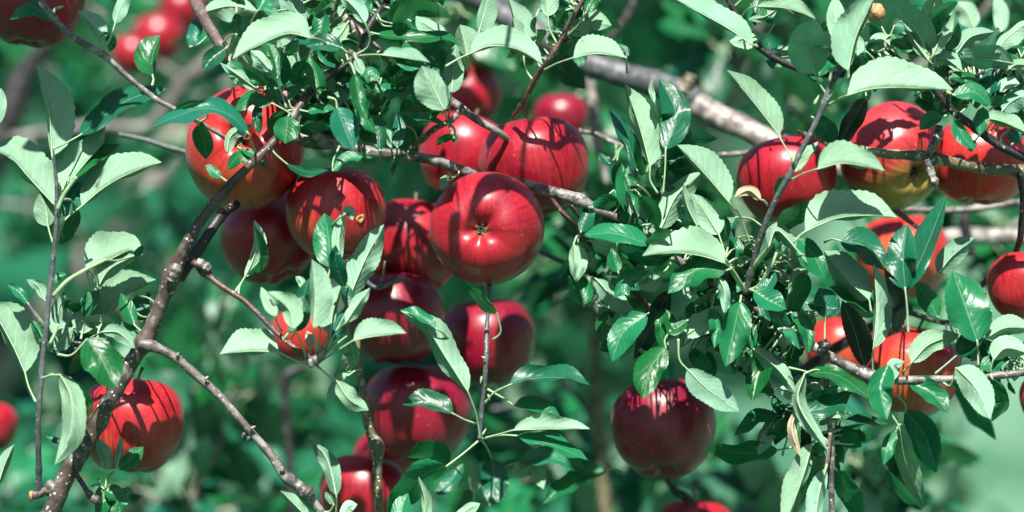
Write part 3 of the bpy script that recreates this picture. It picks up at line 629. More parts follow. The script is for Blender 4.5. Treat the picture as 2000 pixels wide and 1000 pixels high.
def nearest_wood(x, y, dz, limit=75):
    best = (limit, None)
    for th, pts, nm in WOOD:
        if th['group'] if 'group' in th.keys() else None == 'limbs behind the fruit': pass
        for (a, b, c) in pts:
            if c > .2: continue
            d = math.hypot(a-x, b-y) + abs(c-dz)*300
            if d < best[0]: best = (d, (th, a, b, c))
    return best[1]
LEAFN = [0]
LIT = []        # sunlit faces of the fruit: leaves are grown so that they do not stand in that light
for _x, _y, _r in [(430,330,45),(700,370,42),(540,405,30),(770,480,22),(845,440,18),(950,440,66),(1040,295,70),(890,300,45),(930,190,35),(810,590,20),(700,960,45),(300,860,28),(200,780,16),(1290,790,38),(1530,325,62),(1760,290,42),(1780,365,22),(1900,270,42),(1970,580,25),(1790,690,30),(1790,760,28),(1620,690,25)]:
    _c = [(math.hypot(_x-a, _y-b)/r, d-math.sqrt(max(0, r*r-(_x-a)**2-(_y-b)**2))*PX) for a, b, r, d in DISC if math.hypot(_x-a, _y-b) < r]
    if _c: LIT.append((_x, _y, _r, min(_c)[1]))
LIT += [(150,350,130,-.02),(60,320,80,-.02),(200,560,100,-.02),(40,660,90,-.02),(270,370,60,-.02),(140,800,60,-.02),(700,288,22,.0),(840,313,30,.005),(1100,382,30,.0),(1190,420,20,.0),(1750,302,20,-.01),(1900,325,25,.0),(540,610,60,-.04),(690,520,60,-.05),(870,690,50,-.04)]
def shades(x, y, d, grow=18):
    for a, b, r, ys in LIT:
        k = (ys-d)/(-SUN.y*PX)
        if k > 6 and math.hypot(x + k*-SUN.x - a, y + k*SUN.z - b) < r+grow: return True
    return False
def place_leaf(code, pet, mid, wl, wr, dz=-0.03, mat=None, parent=None, detail=28, tilt=None):
    LEAFN[0] += 1; seed = LEAFN[0]
    start = pet[0] if pet else mid[0]
    nw = nearest_wood(start[0], start[1], dz, 170)
    th = parent or (nw[0] if nw else b2)
    if parent is None:
        best = None
        clear = not any(math.hypot(x-a, y-b) < r+20 for x, y in mid for a, b, r, da in DISC if da < .3)
        mm = mid + [((a[0]+b[0])/2, (a[1]+b[1])/2) for a, b in zip(mid, mid[1:])]; gw = 10+.6*max(abs(wl), abs(wr))
        for off in (0, -14, -28, 12, -44, -60, -76, -92, -108, 24, -124) + ((50, 75, 100, 130, 160) if clear else ()):
            d = dz + off*PX
            kk = -.75 if code[0].isupper() else .45
            n_ = sum(shades(x, y, d - kk*(y-mid[0][1])*PX, gw) for x, y in mm)
            if best is None or n_ < best[0]: best = (n_, d)
            if n_ == 0: break
        dz = best[1]
    zb = dz/PX
    if pet:
        za = (nw[3]/PX if nw and math.hypot(nw[1]-start[0], nw[2]-start[1]) < 20 else zb)
        n = len(pet); p3 = [(x, y, za+(zb-za)*i/n) for i, (x, y) in enumerate(pet)]
    else:
        bx, by = mid[0]; tx, ty = mid[1]; l = math.hypot(tx-bx, ty-by) or 1; ux, uy = (bx-tx)/l, (by-ty)/l
        if nw and math.hypot(nw[1]-bx, nw[2]-by) < 60:
            p3 = [(nw[1], nw[2], nw[3]/PX), ((nw[1]+bx)/2+ux*8, (nw[2]+by)/2+uy*8, (nw[3]/PX+zb)/2)]
        else:
            p3 = [(bx+ux*30, by+uy*22+8, zb+50), (bx+ux*16, by+uy*14, zb+18)]
    vs, fs, mi, uv = leaf_geo(p3, mid, wl, wr, dz, code, seed, detail, tilt)
    loc = th.location
    m = mat or (M_LEAF_TEAL if (seed*37) % 10 < 2 else M_LEAF)
    return link('leaf', mesh('leaf', [v-loc for v in vs], fs, [m, M_PET], mi, uv), th)
def prs(s): return [tuple(float(c) for c in q.split(',')) for q in s.split()] if s.strip() else []
MATS = {'teal': M_LEAF_TEAL, 'tan': M_TAN, 'black': M_BLACK}
DATA = """
u||102,305 95,215 71,127|6|48|-50
u|110,400|104,398 55,345 25,312 -25,288|6|54|-60
u||-10,245 -4,215 2,172|14|15|-50
u|106,480 98,458|94,442 90,410 78,376|24|16|-60
u||113,392 115,345 122,305|20|15|-35
u|115,400|122,370 165,320 192,285 207,238|40|8|-65
t||155,265 205,225 258,192 327,173|26|16|-30|teal
t||135,345 182,305 234,282|14|16|-30
u|110,470 125,432|160,402 205,365 255,338 316,317|46|5|-65
t||118,422 140,385 166,352|15|20|-30|teal
T||150,405 138,440 118,478|15|12|-25
u|104,578 135,548|168,526 220,504 252,490 278,498|54|3|-70
T||262,500 272,492 280,480|8|6|-50
u||190,562 215,525 268,497|20|14|-45
u|190,660|193,644 211,611 246,572 305,546|47|6|-75
u|158,662|160,652 168,612 171,573|25|22|-60
u|97,672|113,634 115,602 128,577|14|9|-60|teal
u||104,682 122,660 145,640|16|20|-55
t|112,692 140,693|170,662 200,704 218,742 231,757|34|36|-80
u|175,662|200,648 232,650 264,680|14|14|-60
t||222,645 245,642 280,650|12|12|-45
t||262,634 250,600 236,572|16|13|-45
u||86,584 75,560 52,546|9|11|-55
t|88,638 70,612|54,592 38,572 14,555|9|11|-55
u|70,785 56,755|49,728 26,677 0,630 -28,590|8|54|-65
t||84,662 74,642 58,625|8|9|-50
t||96,560 110,540 130,535|8|9|-40
u|80,740 98,733|118,732 140,780 138,850 107,908|25|20|-70
T||138,738 170,788 152,850 120,897|12|12|-50
t||122,866 105,858 89,852|6|6|-40
u||-5,950 10,905 28,868|16|8|-60
u|206,955 208,935|211,918 206,890 190,855|13|13|-60
u|214,950 220,932|228,915 235,882 238,852|9|5|-65
t||232,915 255,898 280,872|15|16|-60
t||203,955 228,975 216,1015|20|16|-60
t||230,968 245,958 259,956|7|7|-60
t||195,950 200,985 190,1020|14|14|-50
t||106,38 60,14 20,38|15|13|-45
u||200,82 180,48 151,22|9|22|-50
u|200,98 214,78|225,46 235,15 256,-18|11|15|-60
T||204,62 218,80 214,102|9|9|-40
t|297,167 300,155|298,148 298,112 313,69|35|8|-45
t|500,300 492,278|486,262 450,226 392,212 295,247|14|17|-85
T||405,214 370,205 335,222|10|10|-65
T||386,244 399,280 402,312|17|19|-70
t||432,346 418,336 401,322|9|9|-60
u||443,298 452,264 494,242|8|14|-65
t||492,314 467,305 442,332|14|11|-75
t||470,290 500,305 520,330|7|8|-60
u||508,178 470,150 429,122|9|9|-60
T||522,166 497,146 474,132|13|13|-45
u||606,74 560,66 498,92 454,116|4|44|-85
u||592,52 572,10 550,-35|24|20|-20
t||544,21 530,23 514,16|8|8|-50
u|560,212 546,172|530,140 508,116 488,98|13|13|-70
u||560,152 562,112 545,70|17|22|-30
t||541,152 536,118 522,82|7|12|-50
T||553,166 556,130 549,98|8|12|-40|teal
t||626,182 617,142 604,107|20|15|-80
t||667,93 640,86 597,90|13|20|-75
T||572,166 582,140 597,116|14|13|-40
t||532,202 492,192 456,217|15|13|-85
t||506,200 501,230 507,264|11|9|-75
T||560,217 540,236 530,264|13|13|-65
t||563,227 560,250 557,281|25|24|-90
t||546,202 536,176 514,150|12|12|-55
t||564,197 575,176 598,162|6|8|-70
t||600,218 630,211 656,213|9|9|-60
T||590,246 620,247 652,250|11|9|-50
t|640,190 655,195|658,210 672,248 690,292|28|24|-90|teal
t||693,143 700,190 716,237|14|14|-85
t||705,200 712,225 735,262|10|14|-60
u|694,108 718,92 722,70|713,45 695,18 662,-14|12|18|-90
t||700,2 712,12 724,24|15|15|-60
T||766,46 822,18 884,38|22|10|-70
T||766,52 775,20 796,-12|14|14|-45
t||735,66 800,74 862,71 903,91|15|8|-75
u||872,72 832,48 812,31|20|14|-45
u||912,108 906,76 898,48|16|30|-60
u|700,110 722,107|746,107 790,113 840,122|20|5|-95
t||770,112 800,125 835,120|4|12|-80
u|874,240 872,228|867,214 847,174 824,128|34|25|-80
u|876,238 878,205|882,182 886,132 890,86|18|20|-70
T||862,216 832,200 800,190|11|11|-40
t||868,241 830,232 774,220|5|9|-50
t||712,162 722,145 743,154|14|13|-65
u||695,114 702,130 708,146|10|9|-80
u||676,202 668,185 661,168|9|9|-50
t||742,294 740,260 732,224|15|15|-60|teal
t||776,288 779,250 775,222|13|13|-65
u||764,288 758,265 749,248|8|9|-55
T||792,300 770,320 768,345|6|7|-40
u|933,70|936,60 946,25 957,-18|12|24|-50
u|870,130 895,115|920,104 957,90 1010,96 1060,126|36|4|-65
u|1042,158 1027,135|1022,104 1010,52 993,-5|4|34|-80
u|1090,88 1074,58|1070,32 1068,0 1060,-40|15|22|-70
T||1106,20 1095,36 1088,52|13|11|-40
u||1112,66 1152,42 1195,50|22|20|30
u|1061,138 1088,124|1120,113 1165,105 1222,113|36|2|-85
t||1223,112 1222,98 1204,86|6|7|-60
t|1108,70 1130,48|1144,25 1155,5 1166,-22|11|13|-60
t||650,334 682,310 727,308|13|9|-65
t||560,320 600,336 642,332|7|9|-40|teal
u||886,347 870,349 860,370|13|9|-10
T||886,270 868,270 851,283|8|8|-40
t||884,262 889,272 883,277|6|6|-45
u|466,580 467,562|478,541 492,512 503,475 496,429|8|18|-100
T||480,540 510,505 497,440|3|14|-90
u|598,700 588,668|574,642 563,602 523,570|15|24|-150
T||577,648 592,610 570,572|4|14|-135
u|550,646 541,630|539,618 525,590 510,560|12|11|-125
u|604,714 572,702|545,688 490,686 429,692|4|45|-140
t||610,612 594,580 606,542|13|9|-130
u||590,562 588,550 577,540|7|8|-110
u|620,692 615,660|613,640 616,580 609,506|9|33|-155
t|622,690 630,600|645,522 642,470 634,416|30|24|-130
u||664,512 662,470 672,408|14|10|-150
u||672,420 682,412 688,430|10|8|-150
u|625,698 640,680|645,655 650,610 668,554|27|7|-170
t||640,668 662,620 691,586|7|17|-150
t|625,700 660,640|680,602 678,575 671,553|11|14|-140|teal
u|640,680 665,620|682,582 712,510 750,438|29|24|-150
T||672,562 656,510 655,478|15|15|-110
u|630,700 655,650|675,630 695,600 723,562|13|13|-160
u|625,706 660,684|690,665 730,657 794,651|34|2|-165
U|625,700 660,670|680,655 690,700 652,748|12|20|-150
u|618,714 640,732|658,744 682,780 720,802|19|15|-160
u||692,725 658,752 638,786|8|11|-120
u||606,682 604,660 599,645|8|9|-120|tan
t||562,652 570,640 575,652|6|6|-120
u|938,858 930,810|914,765 872,700 832,640 782,607|16|30|-120
t||852,642 822,620 781,606|5|15|-110
t|930,828 908,820|885,808 840,790 785,790|7|28|-110
T|936,860 902,888|873,910 822,932 755,1010|24|28|-110
T||877,908 845,886 796,893|10|26|100
t||778,1040 786,990 797,962|19|20|-130
u||826,1025 830,980 817,930|6|13|-140
u||888,1018 914,995 938,983|11|15|-120
u||602,1012 575,985 547,958|8|14|-120
u|655,1010 657,985|657,968 640,900 604,852|15|17|-120
t||652,985 640,968 636,960|7|7|-110
u||668,1012 680,990 698,985|11|15|-115
t|946,788 966,766|995,752 1040,740 1100,738 1153,752|27|3|-110
t|952,760 980,776|1004,792 1050,798 1094,813|22|6|-90
u|938,858 975,848|1003,840 1070,838 1153,838|28|2|-120
t|938,858 978,850|1010,851 1080,870 1148,899|21|9|-100
T|962,664 978,648|970,612 942,586 912,552|13|10|-90
t||1245,335 1225,275 1190,213|11|19|-20|teal
u|1285,378 1270,352|1270,325 1250,250 1221,164|11|36|-50
t|1295,378 1299,330|1300,292 1320,222 1288,152|27|28|-45|teal
u||1278,200 1272,175 1273,152|5|6|-55
T||1256,345 1247,310 1240,275|8|8|-15
T||1302,312 1352,272 1402,270|20|17|60
u|1465,474 1445,422|1424,395 1375,338 1322,283|7|40|-90
u|1500,402 1492,392|1486,390 1462,372 1434,386|9|11|-100|tan
u|1548,312 1524,270|1522,264 1472,200 1419,136|4|34|-90
t||1240,428 1224,375 1214,318|19|17|-70
t||1246,362 1225,345 1228,325|9|9|-80
T||1250,382 1276,412 1286,448|13|15|-65
u||1232,420 1228,395 1222,372|5|7|-60
u||1290,448 1322,382 1372,335|23|24|-35
u||1362,442 1342,402 1335,358|7|12|-85
T||1346,446 1330,410 1330,385|8|8|-70
u||1404,458 1380,420 1352,378|23|26|-70
T||1412,474 1416,440 1404,418|11|11|-40
u|1453,562 1432,530|1416,514 1370,500 1320,494 1254,500|3|48|-105
T||1311,450 1286,472 1255,498|7|19|-80
t||1418,528 1362,526 1304,573|24|25|-95
t||1268,478 1200,456 1137,460|14|22|-60
T||1300,512 1252,500 1208,482|15|13|-20
t||1262,526 1226,546 1199,582|17|15|-20
u||1290,540 1268,556 1245,555|16|15|-35
u||1165,545 1205,590 1245,622|18|18|60
t||1264,614 1216,650 1196,706|26|24|-50
T||1308,568 1276,630 1238,702|20|22|-55|black
t||1296,684 1290,632 1301,590|11|11|-65
t||1342,626 1316,642 1301,604|12|13|-70
u||1336,657 1380,626 1422,598|22|22|-60
t|1310,645 1298,665|1301,679 1270,720 1257,780|26|28|-80
u|1325,662 1327,702|1342,721 1382,760 1444,804|26|26|-90
T||1306,700 1304,728 1290,742|9|10|-50
t||1446,588 1432,650 1417,716|31|24|-100
u||1403,540 1416,572 1414,612|10|11|-95
t||1445,664 1460,668 1472,682|9|9|-60
t||1520,812 1476,814 1433,850|15|13|50
T|1556,872 1535,876|1520,879 1450,885 1374,876|19|20|60
T||1552,796 1526,830 1514,870|19|19|50|black
t||1502,690 1482,732 1469,784|20|22|-30
u||1470,680 1520,722 1556,770|15|15|-60
T||1500,604 1526,630 1541,652|19|17|-50
t||1524,648 1546,655 1562,682|9|9|-60
t|1462,566|1472,568 1500,586 1536,604|24|18|-105
t||1488,572 1506,545 1512,528|15|13|-65
u||1502,480 1520,450 1577,514|15|10|-95
t||1560,466 1590,500 1611,544|18|28|-90
u|1550,474 1562,460|1573,452 1632,427 1692,421 1753,425|54|4|-95
T||1520,448 1552,422 1585,392|20|18|-60
T||1576,534 1560,572 1538,612|19|20|-60
u||1578,528 1555,538 1540,575|8|8|-50
t|1611,690 1611,650|1611,620 1612,592 1600,562|22|24|-60
u|1702,610 1700,600|1698,586 1655,546 1609,490|20|38|-50
t||1640,470 1690,482 1728,528|30|22|-20|teal
t|1774,650 1772,605|1768,565 1764,500 1772,436|33|24|-30|teal
t|1768,600 1768,585|1769,568 1810,480 1849,380|27|17|-40|teal
u||1832,534 1860,500 1905,464|24|18|-15|teal
t|1911,715 1910,690|1909,668 1886,600 1860,528|36|44|-110
t||1832,620 1812,582 1788,550|20|18|-15
u|1706,740 1704,700|1706,680 1712,600 1706,514|5|30|-90
T||1748,652 1755,592 1726,522|13|16|-75|black
T||1688,716 1668,645 1644,586|18|28|-50|black
t||1712,610 1672,580 1620,560|14|16|-10
u|1762,728 1772,718|1780,708 1816,672 1874,653|25|18|-100
t|1826,730 1850,710|1870,693 1896,675 1922,648|27|12|-85
u||1925,660 1965,640 2015,642|23|16|-80
u||1940,702 1965,680 2008,690|24|16|-95
t||1908,716 1946,702 1926,662|16|15|-80
u|1838,744 1856,753|1868,718 1905,758 1934,818|30|25|-120
T||1938,740 1959,785 1936,824|12|14|-90
t||1735,712 1720,760 1732,820|23|24|-100
u||1745,742 1744,714 1767,706|11|13|-105
t||1776,748 1820,768 1851,807|24|16|-80
t|1540,718 1560,722|1575,726 1640,735 1714,790|16|14|-85
t||1558,804 1612,796 1664,762|20|20|-100
T||1575,775 1610,770 1640,752|10|10|-70
u||1571,730 1560,790 1617,882|15|12|-100
u||1556,798 1547,842 1563,892|9|9|-85|tan
T||1570,830 1575,870 1562,895|10|10|-60|black
u||1586,866 1568,930 1532,1030|5|30|-110
T||1592,860 1592,910 1560,990|18|7|-80
u||1613,915 1600,962 1588,1040|12|22|-115
T||1634,918 1656,960 1682,1020|22|20|-30
T||1632,842 1660,862 1684,872|20|14|10
t||1628,838 1680,824 1735,828|14|9|0
U|1738,806 1752,826|1757,838 1768,900 1806,992|22|18|-105
T||1732,915 1755,952 1802,994|9|12|-100
t||1750,842 1736,872 1726,908|12|13|-95
T|1750,770 1768,790|1768,802 1806,850 1829,924|26|28|-40|teal
T||1862,736 1902,800 1946,860|18|18|250
u|1618,205 1640,192|1655,186 1700,174 1760,171 1862,176|54|3|-130
u|1612,200 1645,160|1656,138 1672,70 1712,-12|44|7|-125
U|1615,185 1598,160|1593,145 1576,92 1592,36|36|40|-110|teal
u|1446,38 1460,18|1480,12 1540,17 1594,38|24|5|-60
u||1470,88 1420,54 1365,24 1296,-14|4|34|-55
u||1642,82 1632,40 1630,-8|17|20|-40
T||1588,232 1610,250 1636,282|20|18|-60|teal
u||1544,336 1568,302 1598,276|9|15|-80
T||1692,192 1662,240 1636,288|19|17|-90|black
u|1545,352 1572,338|1597,330 1650,319 1728,334|40|3|-115
T||1541,342 1524,362 1518,394|10|10|-70
U||1815,108 1787,55 1733,-4|9|32|-70|teal
u||1814,118 1786,80 1760,36|9|7|-60
T||1804,60 1832,26 1872,2|10|18|-90
T||1808,72 1830,48 1858,30|10|14|-85
u||1822,108 1842,60 1862,16|9|16|-110
T||1846,98 1866,76 1871,44|9|10|-60|teal
u||1746,96 1722,76 1694,84|6|13|-85
t||1740,68 1762,88 1790,96|13|13|-80
T||1700,95 1712,70 1700,45|14|14|-40
u||1868,104 1896,72 1942,62|17|14|-60
U||1980,124 1930,116 1874,114|18|27|-85
u||1944,102 1972,70 2020,36|11|20|-105
u||1970,136 1985,126 2015,128|11|9|-90
u||1824,112 1850,116 1880,139|17|11|-75
t||1856,150 1885,150 1912,163|11|11|-80
t||1932,182 1936,156 1930,136|24|18|-70|teal
u||1954,180 1965,166 1992,163|14|9|-85
t||1864,186 1902,180 1936,206|17|14|-95
u||1862,185 1884,184 1900,200|10|11|-105
t||1921,210 1916,236 1913,264|15|13|-95
u||1958,216 1976,198 2010,182|19|22|-80
T||1925,196 1950,200 1976,209|12|9|-70
u||1922,230 1960,238 2010,262|20|8|-85
t||1970,256 1986,270 1992,280|13|13|-75
t||1840,230 1820,232 1796,254|13|15|-80
T||1842,180 1836,200 1840,218|15|13|-70
t||1864,234 1880,265 1902,292|13|15|-90
t||1905,275 1898,285 1896,297|8|9|-95
u||1856,192 1850,170 1852,150|11|10|-60
t||1770,118 1740,130 1715,128|11|10|-60
t||1500,640 1490,610 1480,590|10|10|-70
t||1545,610 1575,640 1580,690|14|14|-40
t||1390,600 1400,640 1395,680|14|14|-40
t||1340,470 1310,480 1290,520|14|12|-60
u||395,24 450,12 505,22|16|26|130
t||370,92 382,55 396,28|12|14|130|teal
u||1902,55 1890,28 1868,2|20|20|300
u||1956,62 1955,25 1944,-10|15|15|300
t||1010,905 1070,893 1148,922|24|12|250
u||1000,932 1040,912 1062,955|20|16|260
t||960,895 966,938 958,990|26|26|240
u||926,962 928,930 914,898|12|13|230
t||1185,918 1120,935 1060,985|16|20|280
t||850,965 880,940 905,905|14|14|200
t||505,20 520,-5 545,-30|16|16|60
"""
_lines = [l for l in DATA.strip().split('\n') if l.strip()]
for l in _lines:
    f = l.split('|'); m = MATS.get(f[6]) if len(f) > 6 else None
    o = place_leaf(f[0], prs(f[1]), prs(f[2]), float(f[3]), float(f[4]), float(f[5])*PX*1.0, m)
    if m is M_TAN: o['label'] = 'curled withered tan leaf'
    if m is M_BLACK: o['label'] = 'dark shaded leaf'  # deep shade put into the leaf colour

# --- smaller fill leaves growing on the same wood, kept off the fruit
def on_apple(x, y, grow=0):
    return any(math.hypot(x-a, y-b) < r*0.93+grow for a, b, r, d in DISC if d < .45)
def covers(x, y, d, grow=40):
    return any(da > d and math.hypot(x-a, y-b) < r+grow for a, b, r, da in DISC)
def fill(x0, y0, x1, y1, n, size=(45, 85), dz=(5, 90), codes='tTtuUtT'):
    done = 0; tries = 0
    while done < n and tries < n*60:
        tries += 1
        x, y = R.uniform(x0, x1), R.uniform(y0, y1)
        nw = nearest_wood(x, y, .03, 80)
        if not nw: continue
        a = R.uniform(0, 6.283); L = R.uniform(*size)
        if R.random() < .5: a = math.atan2(abs(math.sin(a)), math.cos(a))
        tx, ty = x+math.cos(a)*L, y+math.sin(a)*L*.9
        if on_apple((x+tx)/2, (y+ty)/2, 12) or on_apple(tx, ty, 8): continue
        px_, py_ = -(ty-y)/L, (tx-x)/L; b = R.uniform(-.18, .18)*L
        dd_ = R.uniform(*dz)*PX
        if shades((x+tx)/2, (y+ty)/2, dd_) or shades(tx, ty, dd_, 5) or shades(x, y, dd_, 5): continue
        w1, w2 = R.uniform(.10, .32)*L, R.uniform(.10, .32)*L
        lf = place_leaf(R.choice(codes), [], [(x, y), ((x+tx)/2+px_*b, (y+ty)/2+py_*b), (tx, ty)], w1, w2, dd_, parent=nw[0], detail=18)
        lf['filler'] = 1
        done += 1
fill(440, -40, 760, 280, 42)
fill(700, -40, 1000, 260, 30)
fill(1120, 420, 1480, 700, 44)
fill(1440, 500, 1720, 720, 30)
fill(1690, -40, 2010, 300, 46)
fill(1480, -40, 1720, 140, 12)
fill(80, 560, 280, 700, 12)
fill(1500, 700, 1720, 900, 18)
fill(1700, 560, 2010, 740, 14)
fill(1180, 300, 1420, 480, 14)
S = (30, 62)
fill(440, -30, 800, 260, 40, S); fill(700, -30, 1000, 200, 26, S); fill(960, -30, 1160, 130, 16, S)
fill(1180, 430, 1480, 680, 36, S); fill(1440, 540, 1720, 720, 26, S); fill(1690, -30, 2010, 290, 44, S)
fill(1480, -30, 1720, 150, 16, S); fill(1500, 700, 1720, 880, 14, S); fill(1720, 640, 2010, 760, 14, S); fill(560, 200, 800, 320, 12, S)
fill(440, -30, 760, 240, 30, S); fill(1180, 430, 1480, 690, 30, S); fill(1440, 540, 1720, 720, 24, S); fill(1700, -30, 2010, 280, 34, S)
fill(1180, 280, 1420, 460, 20, S); fill(960, -40, 1150, 120, 14, (60, 110), (150, 500))

# --- thin out small fill leaves that stand in the light of the fruit (traced in the built geometry)
from mathutils.bvhtree import BVHTree
def clear_light():
    bpy.context.view_layer.update()
    cands = [o for o in C.objects if o.type == 'MESH' and o.name.startswith('leaf')]
    targets = []
    for a, b, r, ys in LIT[:22]:
        for i in range(-3, 4):
            for j in range(-3, 4):
                if i*i+j*j <= 10: targets.append(P(a+i*r/3, b+j*r/3, ys+.002*(i*i+j*j)/10))
    kill = []
    for o in cands:
        inv = o.matrix_world.inverted(); n = 0; bt = None
        bb = [o.matrix_world @ Vector(c) for c in o.bound_box]; c0 = sum(bb, Vector())/8; rad = max((p-c0).length for p in bb)
        for t in targets:
            v = c0-t; k = v.dot(SUN)
            if k < .004 or (v - SUN*k).length > rad: continue
            if bt is None: bt = BVHTree.FromPolygons([vv.co for vv in o.data.vertices], [tuple(p.vertices) for p in o.data.polygons])
            h = bt.ray_cast(inv @ (t+SUN*.003), (inv.to_3x3() @ SUN).normalized())
            if h[0] is not None: n += 1
        if n > 0 and o.get('filler'): kill.append(o)
    print('thinned', len(kill))
    for o in kill: bpy.data.objects.remove(o)
    for o in C.objects:
        if 'filler' in o.keys(): del o['filler']
clear_light()
# ------------------------------------------------------------------ boughs of the same tree further back (out of focus)
GEN = []
def generic_leaf(i):
    L = 150; bend = R.uniform(-16, 16); w_ = R.uniform(28, 36)
    vs, fs, mi, uv = leaf_geo([(1000-45, 500+6, 0), (1000-22, 500+8, 0)], [(1000, 500), (1000+L/2, 500-bend), (1000+L, 500)], w_, w_, 0, 't', 900+i, 12, 0.0)
    c = P(1000-45, 506, 0); me = mesh('leaf', [Vector(((v-c).x, (v-c).z*-1 if False else (v-c).z, -(v-c).y)) if False else (v-c) for v in vs], fs, [M_LEAF if i % 4 else M_LEAF_TEAL, M_PET], mi, uv)
    return me
for i in range(10): GEN.append(generic_leaf(i))
def leaf_rot(down=0.35):
    """leaf plane in the mesh is XZ, top faces -Y: turn it so that the top looks up and towards the light with scatter"""
    az = R.uniform(0, 6.283); pitch = R.gauss(-.25, .45) if R.random() < .6 else R.gauss(.9, .35); roll = R.gauss(0, .5)
    q = Matrix.Rotation(az, 3, 'Z') @ Matrix.Rotation(-pitch, 3, 'Y') @ Matrix.Rotation(roll, 3, 'X') @ Matrix.Rotation(math.radians(-90), 3, 'X')
    return q
def bough(label, bark, pts, dz, nleaf, spread=90, size=(.85, 1.45), twigs=5):
    pts = [(p[0], p[1], p[2]) for p in pts]
    b = branch(label, pts[0][:2], dz, 'leafy boughs out of focus behind the fruit', 'leafy_bough', 'bough')
    wood(b, 'stem', bark, pts, dz, int(pts[0][0]), (), .1, False, 8)
    s = catmull([(a, b_, dz) for a, b_, c in pts], 6)
    tips = []
    for k in range(twigs):
        a = R.choice(s[2:]); an = R.uniform(0, 6.283); l = R.uniform(.5, 1.0)*spread
        e = (a[0]+math.cos(an)*l, a[1]+math.sin(an)*l); dd = dz+R.uniform(-.05, .08)
        wood(b, 'twig', 'shoot' if k % 2 else bark, [(a[0], a[1], 9), ((a[0]+e[0])/2+R.uniform(-10, 10), (a[1]+e[1])/2-8, 7), (e[0], e[1], 4)], [dz, (dz+dd)/2, dd], k, (), .05, False, 6)
        for t in (0.35, .55, .75, 1.0): tips.append((a[0]+(e[0]-a[0])*t, a[1]+(e[1]-a[1])*t, dz+(dd-dz)*t))
    for k in range(nleaf):
        for _ in range(12):
            x, y, d = R.choice(tips) if k % 3 else R.choice(s)
            if not shades(x, y, d, 60) and not covers(x, y, d): break
        else: continue
        o = link('leaf', R.choice(GEN), b)
        o.location = P(x+R.uniform(-7, 7), y+R.uniform(-7, 7), d+R.uniform(-.012, .012)) - b.location
        q = leaf_rot(); o.rotation_euler = q.to_euler(); sc = R.uniform(*size); o.scale = (sc, sc, sc)
    return b
BO = [
 ('blurred leafy bough low at the left under the brown fork', 'grey', [(300,1150,20),(380,960,18),(430,860,16),(470,760,12)], .45, 46, 110),
 ('blurred pale leafy bough left of the dark twig at the bottom', 'grey', [(520,1150,18),(500,980,16),(540,860,12),(500,760,10)], .7, 46, 120),
 ('blurred leafy bough behind the brown branch at centre left', 'olive', [(180,620,14),(300,560,14),(400,620,12),(480,700,10)], .8, 26, 110),
 ('blurred leafy bough behind the left shoot', 'slate', [(-120,420,20),(20,400,16),(140,440,14),(260,500,10)], .9, 30, 110),
 ('blurred leafy bough low at the left corner', 'slate', [(-100,1080,18),(20,960,16),(110,880,12),(170,800,8)], .6, 22, 100),
 ('blurred leafy bough at the upper left around the small far apples', 'limb', [(60,-80,20),(200,40,18),(320,130,16),(430,200,12)], .85, 50, 130),
 ('blurred leafy bough above the calyx-end apple', 'slate', [(420,-120,18),(520,20,16),(640,100,14),(760,180,10)], .35, 56, 120),
 ('blurred leafy bough behind the top centre tuft', 'slate', [(700,-120,18),(800,20,16),(860,120,12),(880,240,9)], .3, 50, 110),
 ('blurred leafy bough behind the grey branch in the upper middle', 'grey', [(560,240,14),(680,220,14),(780,240,12),(860,300,9)], .45, 36, 90),
 ('blurred leafy bough under the thick limb', 'slate', [(960,60,16),(1020,140,14),(1120,220,12),(1180,330,9)], .5, 46, 100),
 ('blurred leafy bough under the bright apple at centre right', 'slate', [(1080,330,12),(1140,430,12),(1180,520,11),(1240,600,9)], .3, 40, 90),
 ('blurred leafy bough behind the curling leaves right of centre', 'grey', [(1180,260,14),(1280,330,13),(1360,430,12),(1420,520,9)], .3, 46, 100),
 ('blurred leafy bough above the round apple on the right', 'grey', [(1560,-120,16),(1500,20,14),(1440,120,13),(1400,220,9)], .45, 46, 100),
 ('blurred leafy bough at the top right corner', 'grey', [(2050,-120,18),(1950,-10,16),(1860,80,14),(1740,160,10)], .4, 60, 120),
 ('blurred leafy bough behind the slate shoot', 'slate', [(1560,120,14),(1540,200,13),(1620,260,12),(1700,200,9)], .4, 34, 90),
 ('blurred leafy bough behind the red apple at the right edge', 'grey', [(2100,420,18),(1980,440,16),(1880,500,13),(1800,600,9)], .45, 50, 100),
 ('blurred leafy bough at the lower centre below the maroon apples', 'grey', [(900,1150,18),(960,1020,16),(1040,930,14),(1120,860,10)], .4, 56, 120),
 ('blurred pale leafy bough right of the hanging twig', 'slate', [(1180,760,14),(1100,700,13),(1080,600,12),(1120,520,9)], .9, 44, 120),
 ('blurred leafy bough behind the lone apple at the bottom', 'slate', [(1500,1130,18),(1440,1010,16),(1330,940,13),(1230,900,10)], .45, 40, 100),
 ('blurred leafy bough at the bottom right behind the folded leaves', 'slate', [(1800,1150,18),(1740,1020,16),(1690,930,13),(1620,860,9)], .3, 40, 90),
 ('blurred leafy bough behind the spotted branch at lower right', 'slate', [(1700,560,14),(1640,620,13),(1560,660,12),(1480,720,9)], .35, 28, 90),
 ('blurred leafy bough between the apples in the middle', 'slate', [(620,560,12),(700,520,12),(780,580,10),(860,600,8)], .5, 24, 80),
 ('blurred leafy bough low behind the orange apple', 'slate', [(420,620,12),(480,680,12),(560,740,10),(640,800,8)], .9, 34, 110),
]
